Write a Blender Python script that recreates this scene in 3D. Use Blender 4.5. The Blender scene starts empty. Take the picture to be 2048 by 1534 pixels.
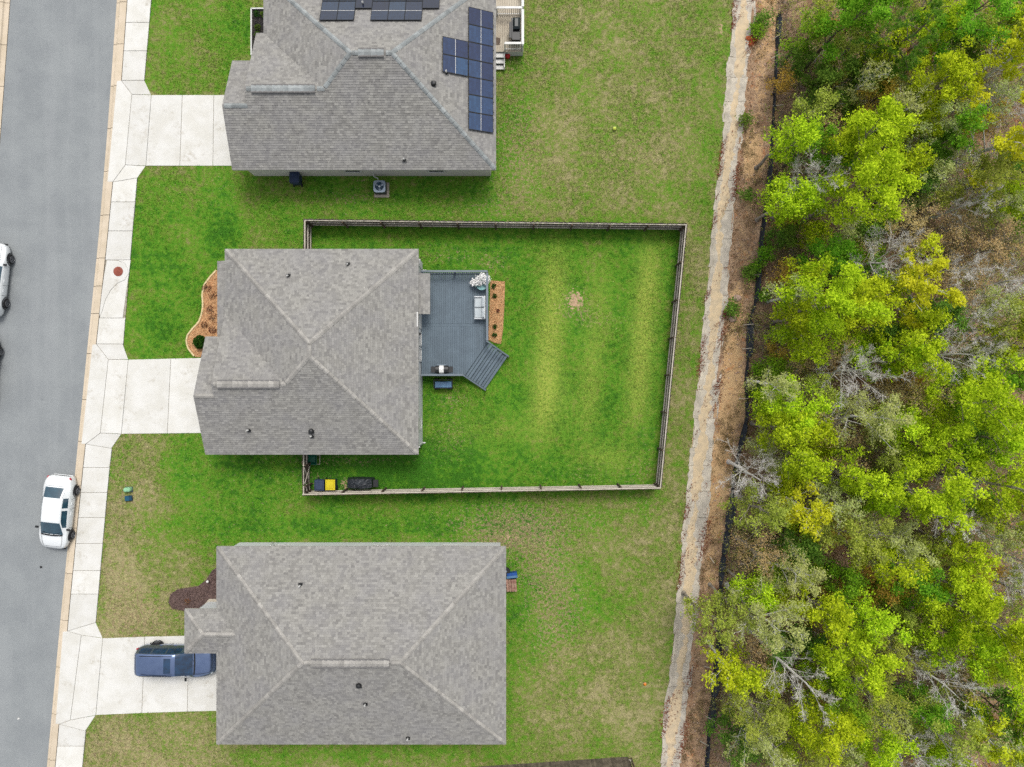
import bpy, math, random
import numpy as np
from mathutils import Vector, Matrix

random.seed(7)
RNG = np.random.default_rng(11)
R = math.radians
scene = bpy.context.scene
COL = scene.collection

# ------------------------------------------------------------------ camera, sky, sun, exposure
CAM_H = 50.0          # drone height in metres, looking straight down
FOC = 1550.0          # focal length in photograph pixels (photo is 2048 x 1534)
cam_d = bpy.data.cameras.new('camera')
cam = bpy.data.objects.new('camera', cam_d)
COL.objects.link(cam)
cam.location = (0, 0, CAM_H)
cam_d.sensor_fit = 'HORIZONTAL'
cam_d.sensor_width = 36.0
cam_d.lens = FOC / 2048 * 36.0
cam_d.clip_end = 2000
scene.camera = cam

SUN_EL, SUN_AZ = R(63), R(16)     # azimuth measured from image-up towards image-right
world = bpy.data.worlds.new('World')
scene.world = world
world.use_nodes = True
wn = world.node_tree
wn.nodes.clear()
w_out = wn.nodes.new('ShaderNodeOutputWorld')
w_bg = wn.nodes.new('ShaderNodeBackground')
w_sky = wn.nodes.new('ShaderNodeTexSky')
w_sky.sky_type = 'NISHITA'
w_sky.sun_disc = False
w_sky.sun_elevation = SUN_EL
w_sky.sun_rotation = SUN_AZ
w_sky.air_density = 1.0
w_sky.dust_density = 4.0
w_hs = wn.nodes.new('ShaderNodeHueSaturation')
w_hs.inputs['Saturation'].default_value = 0.32      # thin overcast: a nearly white sky
wn.links.new(w_sky.outputs[0], w_hs.inputs['Color'])
wn.links.new(w_hs.outputs[0], w_bg.inputs['Color'])
w_bg.inputs['Strength'].default_value = 0.145
wn.links.new(w_bg.outputs[0], w_out.inputs[0])

sun_d = bpy.data.lights.new('sun', 'SUN')
sun_d.energy = 1.2
sun_d.angle = R(16)
sun_d.color = (1.0, 0.96, 0.9)
sun = bpy.data.objects.new('sun', sun_d)
COL.objects.link(sun)
sdir = Vector((math.sin(SUN_AZ) * math.cos(SUN_EL), math.cos(SUN_AZ) * math.cos(SUN_EL), math.sin(SUN_EL)))
sun.rotation_euler = sdir.to_track_quat('Z', 'Y').to_euler()
sun.location = sdir * 120

scene.view_settings.view_transform = 'Standard'
scene.view_settings.look = 'None'
scene.view_settings.gamma = 1.0
scene.view_settings.exposure = 0.74
scene.view_settings.use_curve_mapping = False
scene.render.engine = 'CYCLES'
scene.cycles.max_bounces = 6
scene.cycles.diffuse_bounces = 4
scene.cycles.glossy_bounces = 3
scene.cycles.transmission_bounces = 4
scene.cycles.use_denoising = False

# ------------------------------------------------------------------ helpers
def P(px, py, z=0.0):
    s = (CAM_H - z) / FOC
    return Vector(((px - 1024) * s, (767 - py) * s, z))

def XY(px, py, z=0.0):
    p = P(px, py, z)
    return (p.x, p.y)

KEXP = 1.75
def lin(c):
    c = c / 255.0
    return c / 12.92 if c <= 0.04045 else ((c + 0.055) / 1.055) ** 2.4
def S(r, g, b, k=None):
    k = k or KEXP
    return (lin(r) / k, lin(g) / k, lin(b) / k, 1.0)

ORG = {}
def tag(o, label=None, cat=None, group=None, kind=None):
    if label: o['label'] = label
    if cat: o['category'] = cat
    if group: o['group'] = group
    if kind: o['kind'] = kind
    return o

def thing(name, label, cat, loc=(0, 0, 0), rotz=0.0, group=None, local=False):
    o = bpy.data.objects.new(name, None)
    o.empty_display_size = 0.2
    COL.objects.link(o)
    o.location = loc
    o.rotation_euler = (0, 0, rotz)
    ORG[o.name] = Vector((0, 0, 0)) if local else Vector(loc)
    return tag(o, label, cat, group)

def link(name, me, parent=None, loc=None, rot=None):
    o = bpy.data.objects.new(name, me)
    COL.objects.link(o)
    w = Vector(loc) if loc is not None else (ORG[parent.name].copy() if parent else Vector((0, 0, 0)))
    ORG[o.name] = w.copy()
    if parent:
        o.parent = parent
        o.location = w - ORG[parent.name]
    else:
        o.location = w
    if rot is not None:
        o.rotation_euler = rot
    return o

def pymesh(name, v, f, mat, smooth=False):
    me = bpy.data.meshes.new(name)
    me.from_pydata([tuple(p) for p in v], [], f)
    if mat: me.materials.append(mat)
    if smooth:
        me.polygons.foreach_set('use_smooth', [True] * len(me.polygons))
    me.update()
    return me

def npmesh(name, V, Fc, mat, attrs=None, smooth=False, pattrs=None):
    V = np.asarray(V, dtype=np.float32).reshape(-1, 3)
    Fc = np.asarray(Fc, dtype=np.int32)
    n, k = Fc.shape
    me = bpy.data.meshes.new(name)
    me.vertices.add(len(V)); me.vertices.foreach_set('co', V.ravel())
    me.loops.add(n * k); me.loops.foreach_set('vertex_index', Fc.ravel())
    me.polygons.add(n); me.polygons.foreach_set('loop_start', np.arange(n, dtype=np.int32) * k)
    if smooth:
        me.polygons.foreach_set('use_smooth', np.ones(n, dtype=bool))
    me.update(calc_edges=True)
    for an, arr in (attrs or {}).items():
        a = me.attributes.new(an, 'FLOAT', 'FACE'); a.data.foreach_set('value', np.asarray(arr, np.float32))
    for an, arr in (pattrs or {}).items():
        a = me.attributes.new(an, 'FLOAT', 'POINT'); a.data.foreach_set('value', np.asarray(arr, np.float32))
    if mat: me.materials.append(mat)
    me.validate()
    return me

class MB:
    def __init__(self): self.v = []; self.f = []
    def add(self, v, f):
        o = len(self.v); self.v += [Vector(p) for p in v]; self.f += [tuple(i + o for i in q) for q in f]; return self
    def box(self, c, s, rz=0.0, b=0.0, rot=None, tp=1.0):
        x, y, z = s[0] / 2, s[1] / 2, s[2] / 2
        if b:
            b = min(b, x * .9, y * .9, z * .9)
            rings = [(x - b, y - b, -z), (x, y, -z + b), (x * tp, y * tp, z - b), (x * tp - b, y * tp - b, z)]
        else:
            rings = [(x, y, -z), (x * tp, y * tp, z)]
        v = []; f = []
        for (a, d, h) in rings: v += [(-a, -d, h), (a, -d, h), (a, d, h), (-a, d, h)]
        f.append((3, 2, 1, 0))
        for i in range(len(rings) - 1):
            for j in range(4):
                f.append((i * 4 + j, i * 4 + (j + 1) % 4, i * 4 + 4 + (j + 1) % 4, i * 4 + 4 + j))
        k = (len(rings) - 1) * 4
        f.append((k, k + 1, k + 2, k + 3))
        m = Matrix.Translation(c) @ (rot.to_4x4() if rot is not None else Matrix.Rotation(rz, 4, 'Z'))
        return self.add([m @ Vector(p) for p in v], f)
    def bar(self, p0, p1, w, h):
        p0, p1 = Vector(p0), Vector(p1); d = p1 - p0
        q = d.to_track_quat('X', 'Z').to_matrix()
        return self.box((p0 + p1) / 2, (d.length, w, h), rot=q)
    def cyl(self, p0, p1, r0, r1=None, n=10, cap=True):
        r1 = r0 if r1 is None else r1
        p0, p1 = Vector(p0), Vector(p1); d = p1 - p0
        q = d.to_track_quat('Z', 'Y').to_matrix()
        v = []
        for p, r in ((p0, r0), (p1, r1)):
            for i in range(n):
                a = 2 * math.pi * i / n
                v.append(p + q @ Vector((r * math.cos(a), r * math.sin(a), 0)))
        f = [(i, (i + 1) % n, n + (i + 1) % n, n + i) for i in range(n)]
        if cap: f += [tuple(range(n - 1, -1, -1)), tuple(range(n, 2 * n))]
        return self.add(v, f)
    def tube(self, pts, r, n=8):
        for a, b in zip(pts[:-1], pts[1:]): self.cyl(a, b, r, r, n)
        return self
    def lathe(self, prof, c=(0, 0, 0), n=16, rot=None):
        v = []; f = []; c = Vector(c)
        for (r, z) in prof:
            for i in range(n):
                a = 2 * math.pi * i / n
                p = Vector((r * math.cos(a), r * math.sin(a), z))
                v.append(c + (rot @ p if rot is not None else p))
        for k in range(len(prof) - 1):
            for i in range(n):
                f.append((k * n + i, k * n + (i + 1) % n, (k + 1) * n + (i + 1) % n, (k + 1) * n + i))
        f.append(tuple(range(n - 1, -1, -1))); m = (len(prof) - 1) * n
        f.append(tuple(range(m, m + n)))
        return self.add(v, f)
    def prism(self, pts, z0, z1, b=0.0):
        """pts: counter-clockwise plan outline; b: chamfer of the upper edge"""
        a = sum(pts[i][0] * pts[(i + 1) % len(pts)][1] - pts[(i + 1) % len(pts)][0] * pts[i][1] for i in range(len(pts)))
        if a < 0: pts = pts[::-1]
        n = len(pts)
        rings = [[(p[0], p[1], z0) for p in pts]]
        if b:
            rings.append([(p[0], p[1], z1 - b) for p in pts])
            cx = sum(p[0] for p in pts) / n; cy = sum(p[1] for p in pts) / n
            top = []
            for p in pts:
                d = Vector((cx - p[0], cy - p[1])); L = d.length or 1
                top.append((p[0] + d.x / L * b * 1.3, p[1] + d.y / L * b * 1.3, z1))
            rings.append(top)
        else:
            rings.append([(p[0], p[1], z1) for p in pts])
        v = [q for r in rings for q in r]; f = [tuple(range(n - 1, -1, -1))]
        for k in range(len(rings) - 1):
            f += [(k * n + i, k * n + (i + 1) % n, (k + 1) * n + (i + 1) % n, (k + 1) * n + i) for i in range(n)]
        m = (len(rings) - 1) * n; f.append(tuple(range(m, m + n)))
        return self.add(v, f)
    def ball(self, c, r, sc=(1, 1, 1), n=12, m=7):
        prof = [(max(r * math.sin(math.pi * i / m), r * .02), -r * math.cos(math.pi * i / m)) for i in range(m + 1)]
        t = MB(); t.lathe(prof, (0, 0, 0), n)
        c = Vector(c)
        return self.add([(c.x + p.x * sc[0], c.y + p.y * sc[1], c.z + p.z * sc[2]) for p in t.v], t.f)
    def build(self, name, mat, parent=None, loc=None, smooth=False):
        if loc is None: loc = ORG[parent.name] if parent else (0, 0, 0)
        loc = Vector(loc)
        me = pymesh(name, [p - loc for p in self.v], self.f, mat, smooth)
        return link(name, me, parent, loc)

# ------------------------------------------------------------------ materials
def nodes(name):
    m = bpy.data.materials.new(name); m.use_nodes = True
    nt = m.node_tree
    return m, nt, nt.nodes['Principled BSDF']
def N(nt, t, **kw):
    n = nt.nodes.new(t)
    for k, v in kw.items():
        if k.startswith('i_'):
            n.inputs[int(k[2:]) if k[2:].isdigit() else k[2:].replace('_', ' ')].default_value = v
        else: setattr(n, k, v)
    return n
def ramp(nt, stops, interp='LINEAR'):
    r = nt.nodes.new('ShaderNodeValToRGB'); r.color_ramp.interpolation = interp
    e = r.color_ramp.elements
    while len(e) > 1: e.remove(e[-1])
    e[0].position = stops[0][0]; e[0].color = stops[0][1]
    for p, c in stops[1:]:
        q = e.new(p); q.color = c
    return r
def noise(nt, vec, scale, detail=3, rough=.6):
    n = N(nt, 'ShaderNodeTexNoise'); n.inputs['Scale'].default_value = scale
    n.inputs['Detail'].default_value = detail; n.inputs['Roughness'].default_value = rough
    nt.links.new(vec, n.inputs['Vector']); return n
def math_n(nt, op, a, b=None, c=None, clamp=False):
    n = N(nt, 'ShaderNodeMath', operation=op, use_clamp=clamp)
    for i, x in enumerate((a, b, c)):
        if x is None: continue
        if isinstance(x, (int, float)): n.inputs[i].default_value = x
        else: nt.links.new(x, n.inputs[i])
    return n.outputs[0]
def mixc(nt, fac, a, b, mode='MIX'):
    n = N(nt, 'ShaderNodeMix', data_type='RGBA', blend_type=mode)
    for sock, x in ((n.inputs[0], fac), (n.inputs[6], a), (n.inputs[7], b)):
        if isinstance(x, (int, float, tuple)): sock.default_value = x
        else: nt.links.new(x, sock)
    return n.outputs[2]
def sstep(nt, x, lo, hi):
    n = N(nt, 'ShaderNodeMapRange', interpolation_type='SMOOTHSTEP')
    nt.links.new(x, n.inputs[0]); n.inputs[1].default_value = lo; n.inputs[2].default_value = hi
    return n.outputs[0]
def pos(nt): return N(nt, 'ShaderNodeNewGeometry').outputs['Position']
def attr(nt, name): return N(nt, 'ShaderNodeAttribute', attribute_name=name).outputs['Fac']

def mat(name, c1, c2=None, scale=6.0, rough=.7, bump=0.0, bscale=60.0, spec=.35, metal=0.0, coat=0.0, rand=0.0, speck=0.0):
    """colour varying between c1 and c2 by noise; rand = spread of brightness from object to object"""
    m, nt, b = nodes(name)
    p = pos(nt)
    c2 = c2 or c1
    n1 = noise(nt, p, scale, 4)
    col = mixc(nt, sstep(nt, n1.outputs[0], .33, .67), c1, c2)
    if rand:
        oi = N(nt, 'ShaderNodeObjectInfo').outputs['Random']
        v = math_n(nt, 'MULTIPLY_ADD', oi, 2 * rand, 1 - rand)
        hv = N(nt, 'ShaderNodeHueSaturation'); nt.links.new(v, hv.inputs['Value']); nt.links.new(col, hv.inputs['Color']); col = hv.outputs[0]
    if speck:
        n3 = noise(nt, p, bscale, 2, .8)
        v = math_n(nt, 'MULTIPLY_ADD', n3.outputs[0], 2 * speck, 1 - speck)
        hv = N(nt, 'ShaderNodeHueSaturation'); nt.links.new(v, hv.inputs['Value']); nt.links.new(col, hv.inputs['Color']); col = hv.outputs[0]
    nt.links.new(col, b.inputs['Base Color'])
    b.inputs['Roughness'].default_value = rough
    b.inputs['Metallic'].default_value = metal
    b.inputs['Specular IOR Level'].default_value = spec
    if coat: b.inputs['Coat Weight'].default_value = coat; b.inputs['Coat Roughness'].default_value = .05
    if bump:
        n2 = noise(nt, p, bscale, 3)
        bm = N(nt, 'ShaderNodeBump'); bm.inputs['Strength'].default_value = bump; bm.inputs['Distance'].default_value = .02
        nt.links.new(n2.outputs[0], bm.inputs['Height']); nt.links.new(bm.outputs[0], b.inputs['Normal'])
    return m

def leaf_mat(name, dark, light, trans=.35, rnd=.18):
    m, nt, b = nodes(name)
    nt.nodes.remove(b)
    out = [n for n in nt.nodes if n.type == 'OUTPUT_MATERIAL'][0]
    v = attr(nt, 'v')
    col = mixc(nt, v, dark, light)
    oi = N(nt, 'ShaderNodeObjectInfo').outputs['Random']
    hv = N(nt, 'ShaderNodeHueSaturation')
    nt.links.new(math_n(nt, 'MULTIPLY_ADD', oi, 2 * rnd, 1 - rnd), hv.inputs['Value'])
    nt.links.new(math_n(nt, 'MULTIPLY_ADD', oi, .03, .485), hv.inputs['Hue'])
    nt.links.new(col, hv.inputs['Color'])
    d = N(nt, 'ShaderNodeBsdfDiffuse'); t = N(nt, 'ShaderNodeBsdfTranslucent'); mx = N(nt, 'ShaderNodeMixShader')
    mx.inputs[0].default_value = trans
    nt.links.new(hv.outputs[0], d.inputs[0]); nt.links.new(hv.outputs[0], t.inputs[0])
    nt.links.new(d.outputs[0], mx.inputs[1]); nt.links.new(t.outputs[0], mx.inputs[2]); nt.links.new(mx.outputs[0], out.inputs[0])
    return m

def lawn_mat():
    m, nt, b = nodes('lawn')
    p = pos(nt)
    lush, dry, bare, yel = attr(nt, 'lush'), attr(nt, 'dry'), attr(nt, 'bare'), attr(nt, 'yel')
    tv = attr(nt, 'v')
    nA, nB, nC = noise(nt, p, .45, 3), noise(nt, p, 2.6, 4, .65), noise(nt, p, 14, 3, .7)
    nD = noise(nt, p, 5.0, 5, .75)
    A = math_n(nt, 'MULTIPLY_ADD', nA.outputs[0], 1.1, -.55)
    B = math_n(nt, 'MULTIPLY_ADD', nB.outputs[0], 1.7, -.85)
    C = math_n(nt, 'MULTIPLY_ADD', nC.outputs[0], 1.0, -.5)
    l = math_n(nt, 'ADD', math_n(nt, 'ADD', lush, A), math_n(nt, 'ADD', B, math_n(nt, 'MULTIPLY', C, .6)), clamp=True)
    r = ramp(nt, [(0, S(172, 164, 118)), (.3, S(138, 146, 80)), (.55, S(114, 150, 50)), (.8, S(94, 150, 38)), (1, S(68, 124, 33))])
    nt.links.new(l, r.inputs[0])
    col = r.outputs[0]
    ym = math_n(nt, 'MULTIPLY', yel, math_n(nt, 'MULTIPLY_ADD', nD.outputs[0], 2.6, -.65), clamp=True)
    col = mixc(nt, math_n(nt, 'MULTIPLY', ym, 1.15, clamp=True), col, S(168, 184, 80))
    dm = sstep(nt, math_n(nt, 'ADD', dry, math_n(nt, 'ADD', math_n(nt, 'MULTIPLY_ADD', nD.outputs[0], 3.2, -1.6), C)), .5, .78)
    n5 = noise(nt, p, 1.3, 3)
    dc = mixc(nt, n5.outputs[0], S(176, 160, 118), S(152, 128, 106))
    col = mixc(nt, math_n(nt, 'MULTIPLY', dm, .85), col, dc)
    bmk = sstep(nt, math_n(nt, 'ADD', bare, math_n(nt, 'MULTIPLY_ADD', nD.outputs[0], 2.4, -1.2)), .4, .62)
    col = mixc(nt, bmk, col, S(205, 172, 142))
    nE = noise(nt, p, 7.5, 3, .7)
    spk = sstep(nt, math_n(nt, 'ADD', nE.outputs[0], math_n(nt, 'MULTIPLY_ADD', lush, -.10, math_n(nt, 'MULTIPLY', dry, .12))), .56, .68)
    col = mixc(nt, math_n(nt, 'MULTIPLY', spk, .62), col, S(196, 188, 132))
    nF = noise(nt, p, 3.6, 4, .75)
    drk = sstep(nt, nF.outputs[0], .46, .30)
    col = mixc(nt, math_n(nt, 'MULTIPLY', drk, .5), col, S(58, 92, 26))
    hv = N(nt, 'ShaderNodeHueSaturation')
    val = math_n(nt, 'ADD', math_n(nt, 'MULTIPLY_ADD', C, 1.2, 1.0), tv)
    nt.links.new(val, hv.inputs['Value']); nt.links.new(col, hv.inputs['Color'])
    nt.links.new(hv.outputs[0], b.inputs['Base Color'])
    b.inputs['Roughness'].default_value = .95; b.inputs['Specular IOR Level'].default_value = .1
    bm = N(nt, 'ShaderNodeBump'); bm.inputs['Strength'].default_value = .8; bm.inputs['Distance'].default_value = .05
    nt.links.new(nC.outputs[0], bm.inputs['Height']); nt.links.new(bm.outputs[0], b.inputs['Normal'])
    return m

def shingle_mat(name, a, c, d, hue=None):
    m, nt, b = nodes(name)
    v = attr(nt, 'v'); p = pos(nt)
    r = ramp(nt, [(0, a), (.5, c), (1, d)]); nt.links.new(v, r.inputs[0])
    n1 = noise(nt, p, .6, 3); n2 = noise(nt, p, 45, 2, .8)
    col = mixc(nt, math_n(nt, 'MULTIPLY', sstep(nt, n1.outputs[0], .35, .7), .3), r.outputs[0], S(150, 149, 154))
    hv = N(nt, 'ShaderNodeHueSaturation')
    nt.links.new(math_n(nt, 'MULTIPLY_ADD', n2.outputs[0], .7, .65), hv.inputs['Value']); nt.links.new(col, hv.inputs['Color'])
    nt.links.new(hv.outputs[0], b.inputs['Base Color'])
    b.inputs['Roughness'].default_value = .9; b.inputs['Specular IOR Level'].default_value = .25
    return m

M = {}
M['lawn'] = lawn_mat()
M['soil'] = mat('soil', S(140, 112, 84), S(120, 100, 74), 1.5, .95, .5, 30)
def asphalt_mat():
    m = mat('asphalt', S(145, 150, 152), S(155, 160, 161), .5, .9, .5, 40, speck=.34)
    nt = m.node_tree; b = nt.nodes['Principled BSDF']; src = b.inputs['Base Color'].links[0].from_socket
    p = pos(nt)
    mp = N(nt, 'ShaderNodeMapping'); nt.links.new(p, mp.inputs[0]); mp.inputs['Rotation'].default_value = (0, 0, -R(5.6)); mp.inputs['Scale'].default_value = (1.1, .06, 1)
    ns = noise(nt, mp.outputs[0], 1.0, 4, .6)           # worn wheel paths run along the street
    col = mixc(nt, math_n(nt, 'MULTIPLY', sstep(nt, ns.outputs[0], .45, .7), .35), src, S(166, 170, 171))
    n2 = noise(nt, p, 1.6, 5, .75)
    col = mixc(nt, math_n(nt, 'MULTIPLY', sstep(nt, n2.outputs[0], .6, .75), .4), col, S(112, 116, 122))
    n3 = noise(nt, p, 12, 3, .8)
    col = mixc(nt, math_n(nt, 'MULTIPLY', sstep(nt, n3.outputs[0], .62, .75), .35), col, S(182, 184, 184))
    nt.links.new(col, b.inputs['Base Color'])
    return m
M['asphalt'] = asphalt_mat()
def kerb_mat():
    return mat('kerb_concrete', S(230, 214, 190), S(218, 202, 176), 1.3, .9, .2, 70, rand=.04, speck=.08)
M['kerb'] = kerb_mat()
def walk_mat():
    m = mat('walk_concrete', S(238, 237, 231), S(228, 226, 217), .9, .9, .2, 60, rand=.06, speck=.06)
    nt = m.node_tree; b = nt.nodes['Principled BSDF']; src = b.inputs['Base Color'].links[0].from_socket
    p = pos(nt); n1 = noise(nt, p, .7, 5, .7); n2 = noise(nt, p, 3.5, 4, .7)
    f = math_n(nt, 'MULTIPLY', sstep(nt, n1.outputs[0], .52, .68), sstep(nt, n2.outputs[0], .4, .65))
    nt.links.new(mixc(nt, math_n(nt, 'MULTIPLY', f, .65), src, S(188, 180, 162)), b.inputs['Base Color'])
    return m
M['walk'] = walk_mat()
M['joint'] = mat('joint_dirt', S(188, 180, 164), S(160, 152, 136), 6, .95)
M['channel'] = mat('channel_concrete', S(222, 212, 194), S(190, 182, 168), 1.6, .95, .5, 30, rand=.06, speck=.15)
M['shingle_a'] = shingle_mat('shingle_grey', S(136, 134, 130), S(158, 156, 150), S(174, 172, 165))
M['cap'] = mat('ridge_cap_shingle', S(178, 175, 168), S(162, 159, 153), 3, .9, .3, 60, rand=.17, speck=.15)
M['cap_grey'] = mat('ridge_cap_weathered', S(164, 169, 168), S(146, 152, 152), 3, .9, .3, 60, rand=.2, speck=.15)
M['vent_dark'] = mat('vent_edge', S(130, 128, 126), S(118, 116, 114), 5, .8)
M['fascia'] = mat('fascia_white', S(214, 210, 202), S(200, 198, 190), 3, .6)
M['siding'] = mat('siding_cream', S(238, 234, 222), S(230, 226, 214), 2, .6)
M['siding_w'] = mat('siding_white', S(232, 234, 234), S(222, 226, 226), 2, .6)
M['glass'] = mat('window_glass', S(34, 42, 50), S(24, 30, 36), 2, .06, spec=.6)
M['white'] = mat('white_paint', S(242, 242, 238), S(232, 232, 228), 3, .5)
M['black'] = mat('black_plastic', S(36, 38, 40), S(28, 30, 32), 6, .45)
M['blackmetal'] = mat('black_metal', S(44, 46, 48), S(34, 36, 38), 6, .35, metal=.3)
M['wood'] = mat('weathered_wood_shaded', S(122, 107, 93), S(94, 82, 72), 2.5, .9, .3, 40, rand=.12)  # weathered pickets, with the shade on their inner faces put into the colour
M['woodrail'] = mat('weathered_rail_lit', S(222, 214, 198), S(198, 190, 174), 2.0, .9, .3, 40, rand=.08)  # same weathered timber, lightened in colour for the light on the rail tops
M['woodpost'] = mat('post_wood', S(110, 92, 76), S(88, 74, 62), 3, .9, .3, 40, rand=.12)
M['deck'] = mat('deck_paint', S(101, 118, 130), S(92, 108, 120), 1.6, .6, .15, 50, rand=.06)
M['deckrail'] = mat('deck_rail_paint', S(120, 132, 142), S(108, 120, 130), 1.6, .55)
M['bark_mulch'] = mat('bark_mulch', S(232, 184, 134), S(212, 156, 108), 7, .95, .6, 30, speck=.35)
M['dark_mulch'] = mat('dark_mulch', S(126, 104, 98), S(94, 76, 74), 7, .95, .6, 30, speck=.4)
M['black_mulch'] = mat('black_mulch', S(50, 50, 52), S(70, 66, 62), 7, .95, .6, 30, speck=.4)
M['edging'] = mat('edging_stone', S(236, 214, 166), S(226, 200, 150), 4, .8, rand=.05)
M['tan_slab'] = mat('tan_slab', S(212, 200, 180), S(196, 186, 168), 2, .9)
M['blue_bin'] = mat('blue_bin_plastic', S(48, 66, 98), S(40, 56, 86), 5, .5)
M['yellow_lid'] = mat('yellow_lid_plastic', S(232, 212, 10), S(222, 200, 8), 5, .45)
M['green_pl'] = mat('green_plastic', S(20, 120, 92), S(14, 100, 76), 5, .45)
M['cushion'] = mat('grey_cushion', S(206, 214, 216), S(192, 202, 206), 4, .9)
M['wicker'] = mat('white_frame', S(222, 226, 228), S(208, 214, 216), 4, .6)
M['teal'] = mat('teal_pot', S(150, 200, 200), S(120, 180, 182), 6, .4)
M['rust'] = mat('rusty_cover', S(168, 92, 74), S(148, 78, 62), 5, .8, .3, 60)
M['tyre'] = mat('tyre_rubber', S(38, 38, 40), S(30, 30, 32), 8, .85)
M['rim'] = mat('alloy_rim', S(180, 182, 186), S(160, 162, 166), 8, .3, metal=.8)
M['carwhite'] = mat('white_car_paint', S(236, 240, 240, 1.5), None, 2, .25, coat=.6)
M['carblue'] = mat('blue_car_paint', S(138, 160, 200), S(128, 150, 192), 2, .18, metal=.85, coat=.8)
M['carblack'] = mat('black_car_paint', S(24, 24, 26), None, 2, .25, coat=.8)
M['carglass'] = mat('car_glass', S(46, 84, 100), S(36, 68, 84), 3, .05, spec=.9)  # teal of the reflected sky is mixed into the base colour
M['suvglass'] = mat('sky_toned_glass', S(22, 64, 100), S(16, 44, 72), 3, .05, spec=.9)  # blue sky reflection put into the colour of the SUV panes
M['red'] = mat('red_lamp', S(200, 24, 50), None, 3, .3)
M['redcan'] = mat('red_plastic', S(214, 40, 44), S(190, 28, 34), 6, .45)
M['lamp'] = mat('clear_lamp', S(214, 222, 226), None, 3, .15)
M['solar_blue'] = None
M['silt'] = mat('silt_fabric', S(46, 54, 64), S(34, 40, 48), 6, .7, .4, 30)
M['stake'] = mat('stake_wood', S(214, 204, 186), S(196, 184, 164), 6, .9)
M['orange'] = mat('orange_ball', S(236, 140, 30), None, 6, .5)
M['lemon'] = mat('lemon_ball', S(210, 226, 90), None, 6, .6)
M['clay'] = mat('red_clay', S(210, 112, 66), S(186, 92, 52), 6, .95, .6, 20)
M['sand'] = mat('sand', S(226, 202, 164), S(212, 184, 146), 2.5, .95, .5, 25, speck=.12)
M['rock'] = mat('pink_rock', S(206, 176, 158), S(186, 158, 140), 4, .95, .5, 20)
M['metal_lt'] = mat('light_metal', S(176, 190, 204), S(160, 176, 192), 5, .4, metal=.3)
M['metal_dk'] = mat('dark_grille', S(84, 92, 100), S(70, 78, 86), 5, .5, metal=.3)
M['bluetub'] = mat('blue_tub', S(96, 140, 176), S(78, 120, 160), 3, .35)
M['mint'] = mat('mint_plastic', S(150, 206, 160), None, 6, .5)
M['dkteal'] = mat('dark_blue_plastic', S(18, 66, 92), None, 6, .4)
M['redwood'] = mat('red_brown_wood', S(150, 104, 92), S(180, 148, 128), 5, .85, .3, 40, rand=.15)
M['petal'] = leaf_mat('white_petal', S(236, 236, 232, 1.4), S(250, 248, 246, 1.3), .2, .02)
M['plant'] = leaf_mat('garden_leaf', S(24, 66, 22), S(66, 112, 40), .25, .08)
M['plant_dk'] = leaf_mat('dark_garden_leaf', S(20, 54, 24), S(44, 92, 40), .25, .08)
M['plant_red'] = leaf_mat('dormant_stem', S(110, 70, 54), S(160, 108, 80), .1, .1)
M['weed'] = leaf_mat('weed_leaf', S(60, 96, 36), S(110, 140, 52), .3, .1)
BARK = mat('bark', S(188, 178, 162), S(150, 140, 126), 4, .9, .4, 40, rand=.15)
BARK_PALE = mat('pale_bark', S(240, 236, 230, 1.5), S(216, 211, 204, 1.5), 3, .9, .3, 40, rand=.06)
BARK_DK = mat('dark_bark', S(138, 124, 106), S(104, 92, 80), 4, .9, .4, 40, rand=.15)
LEAF = {
 'lime':   leaf_mat('lime_leaf', S(134, 170, 24, 1.5), S(222, 246, 56, 1.25), .48, .10),
 'yellow': leaf_mat('yellow_leaf', S(188, 204, 32, 1.5), S(240, 248, 66, 1.4), .48, .06),
 'olive':  leaf_mat('olive_leaf', S(144, 164, 58, 1.5), S(206, 218, 98, 1.4), .46, .12),
 'tan':    leaf_mat('tan_bud', S(190, 160, 100, 1.5), S(232, 208, 150, 1.5), .4, .10),
 'orange': leaf_mat('orange_bud', S(182, 150, 58, 1.5), S(220, 188, 86, 1.5), .4, .08),
 'pale':   leaf_mat('pale_leaf', S(176, 190, 98, 1.5), S(222, 230, 148, 1.5), .45, .08),
 'green':  leaf_mat('green_leaf', S(98, 160, 36, 1.5), S(164, 212, 60, 1.5), .46, .12),
 'dark':   leaf_mat('dark_leaf', S(84, 128, 46, 1.5), S(140, 178, 70, 1.5), .42, .10),
 'pine':   leaf_mat('pine_needle', S(76, 140, 44, 1.5), S(156, 202, 70, 1.5), .4, .08),
 'bare':   leaf_mat('grey_bud', S(150, 146, 126), S(186, 182, 160), .2, .08),
}
LITTER = leaf_mat('leaf_litter', S(128, 96, 72), S(228, 196, 164), .1, .0)
SCRUB = leaf_mat('scrub_leaf', S(128, 140, 62, 1.5), S(204, 206, 124, 1.5), .45, .0)

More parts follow.
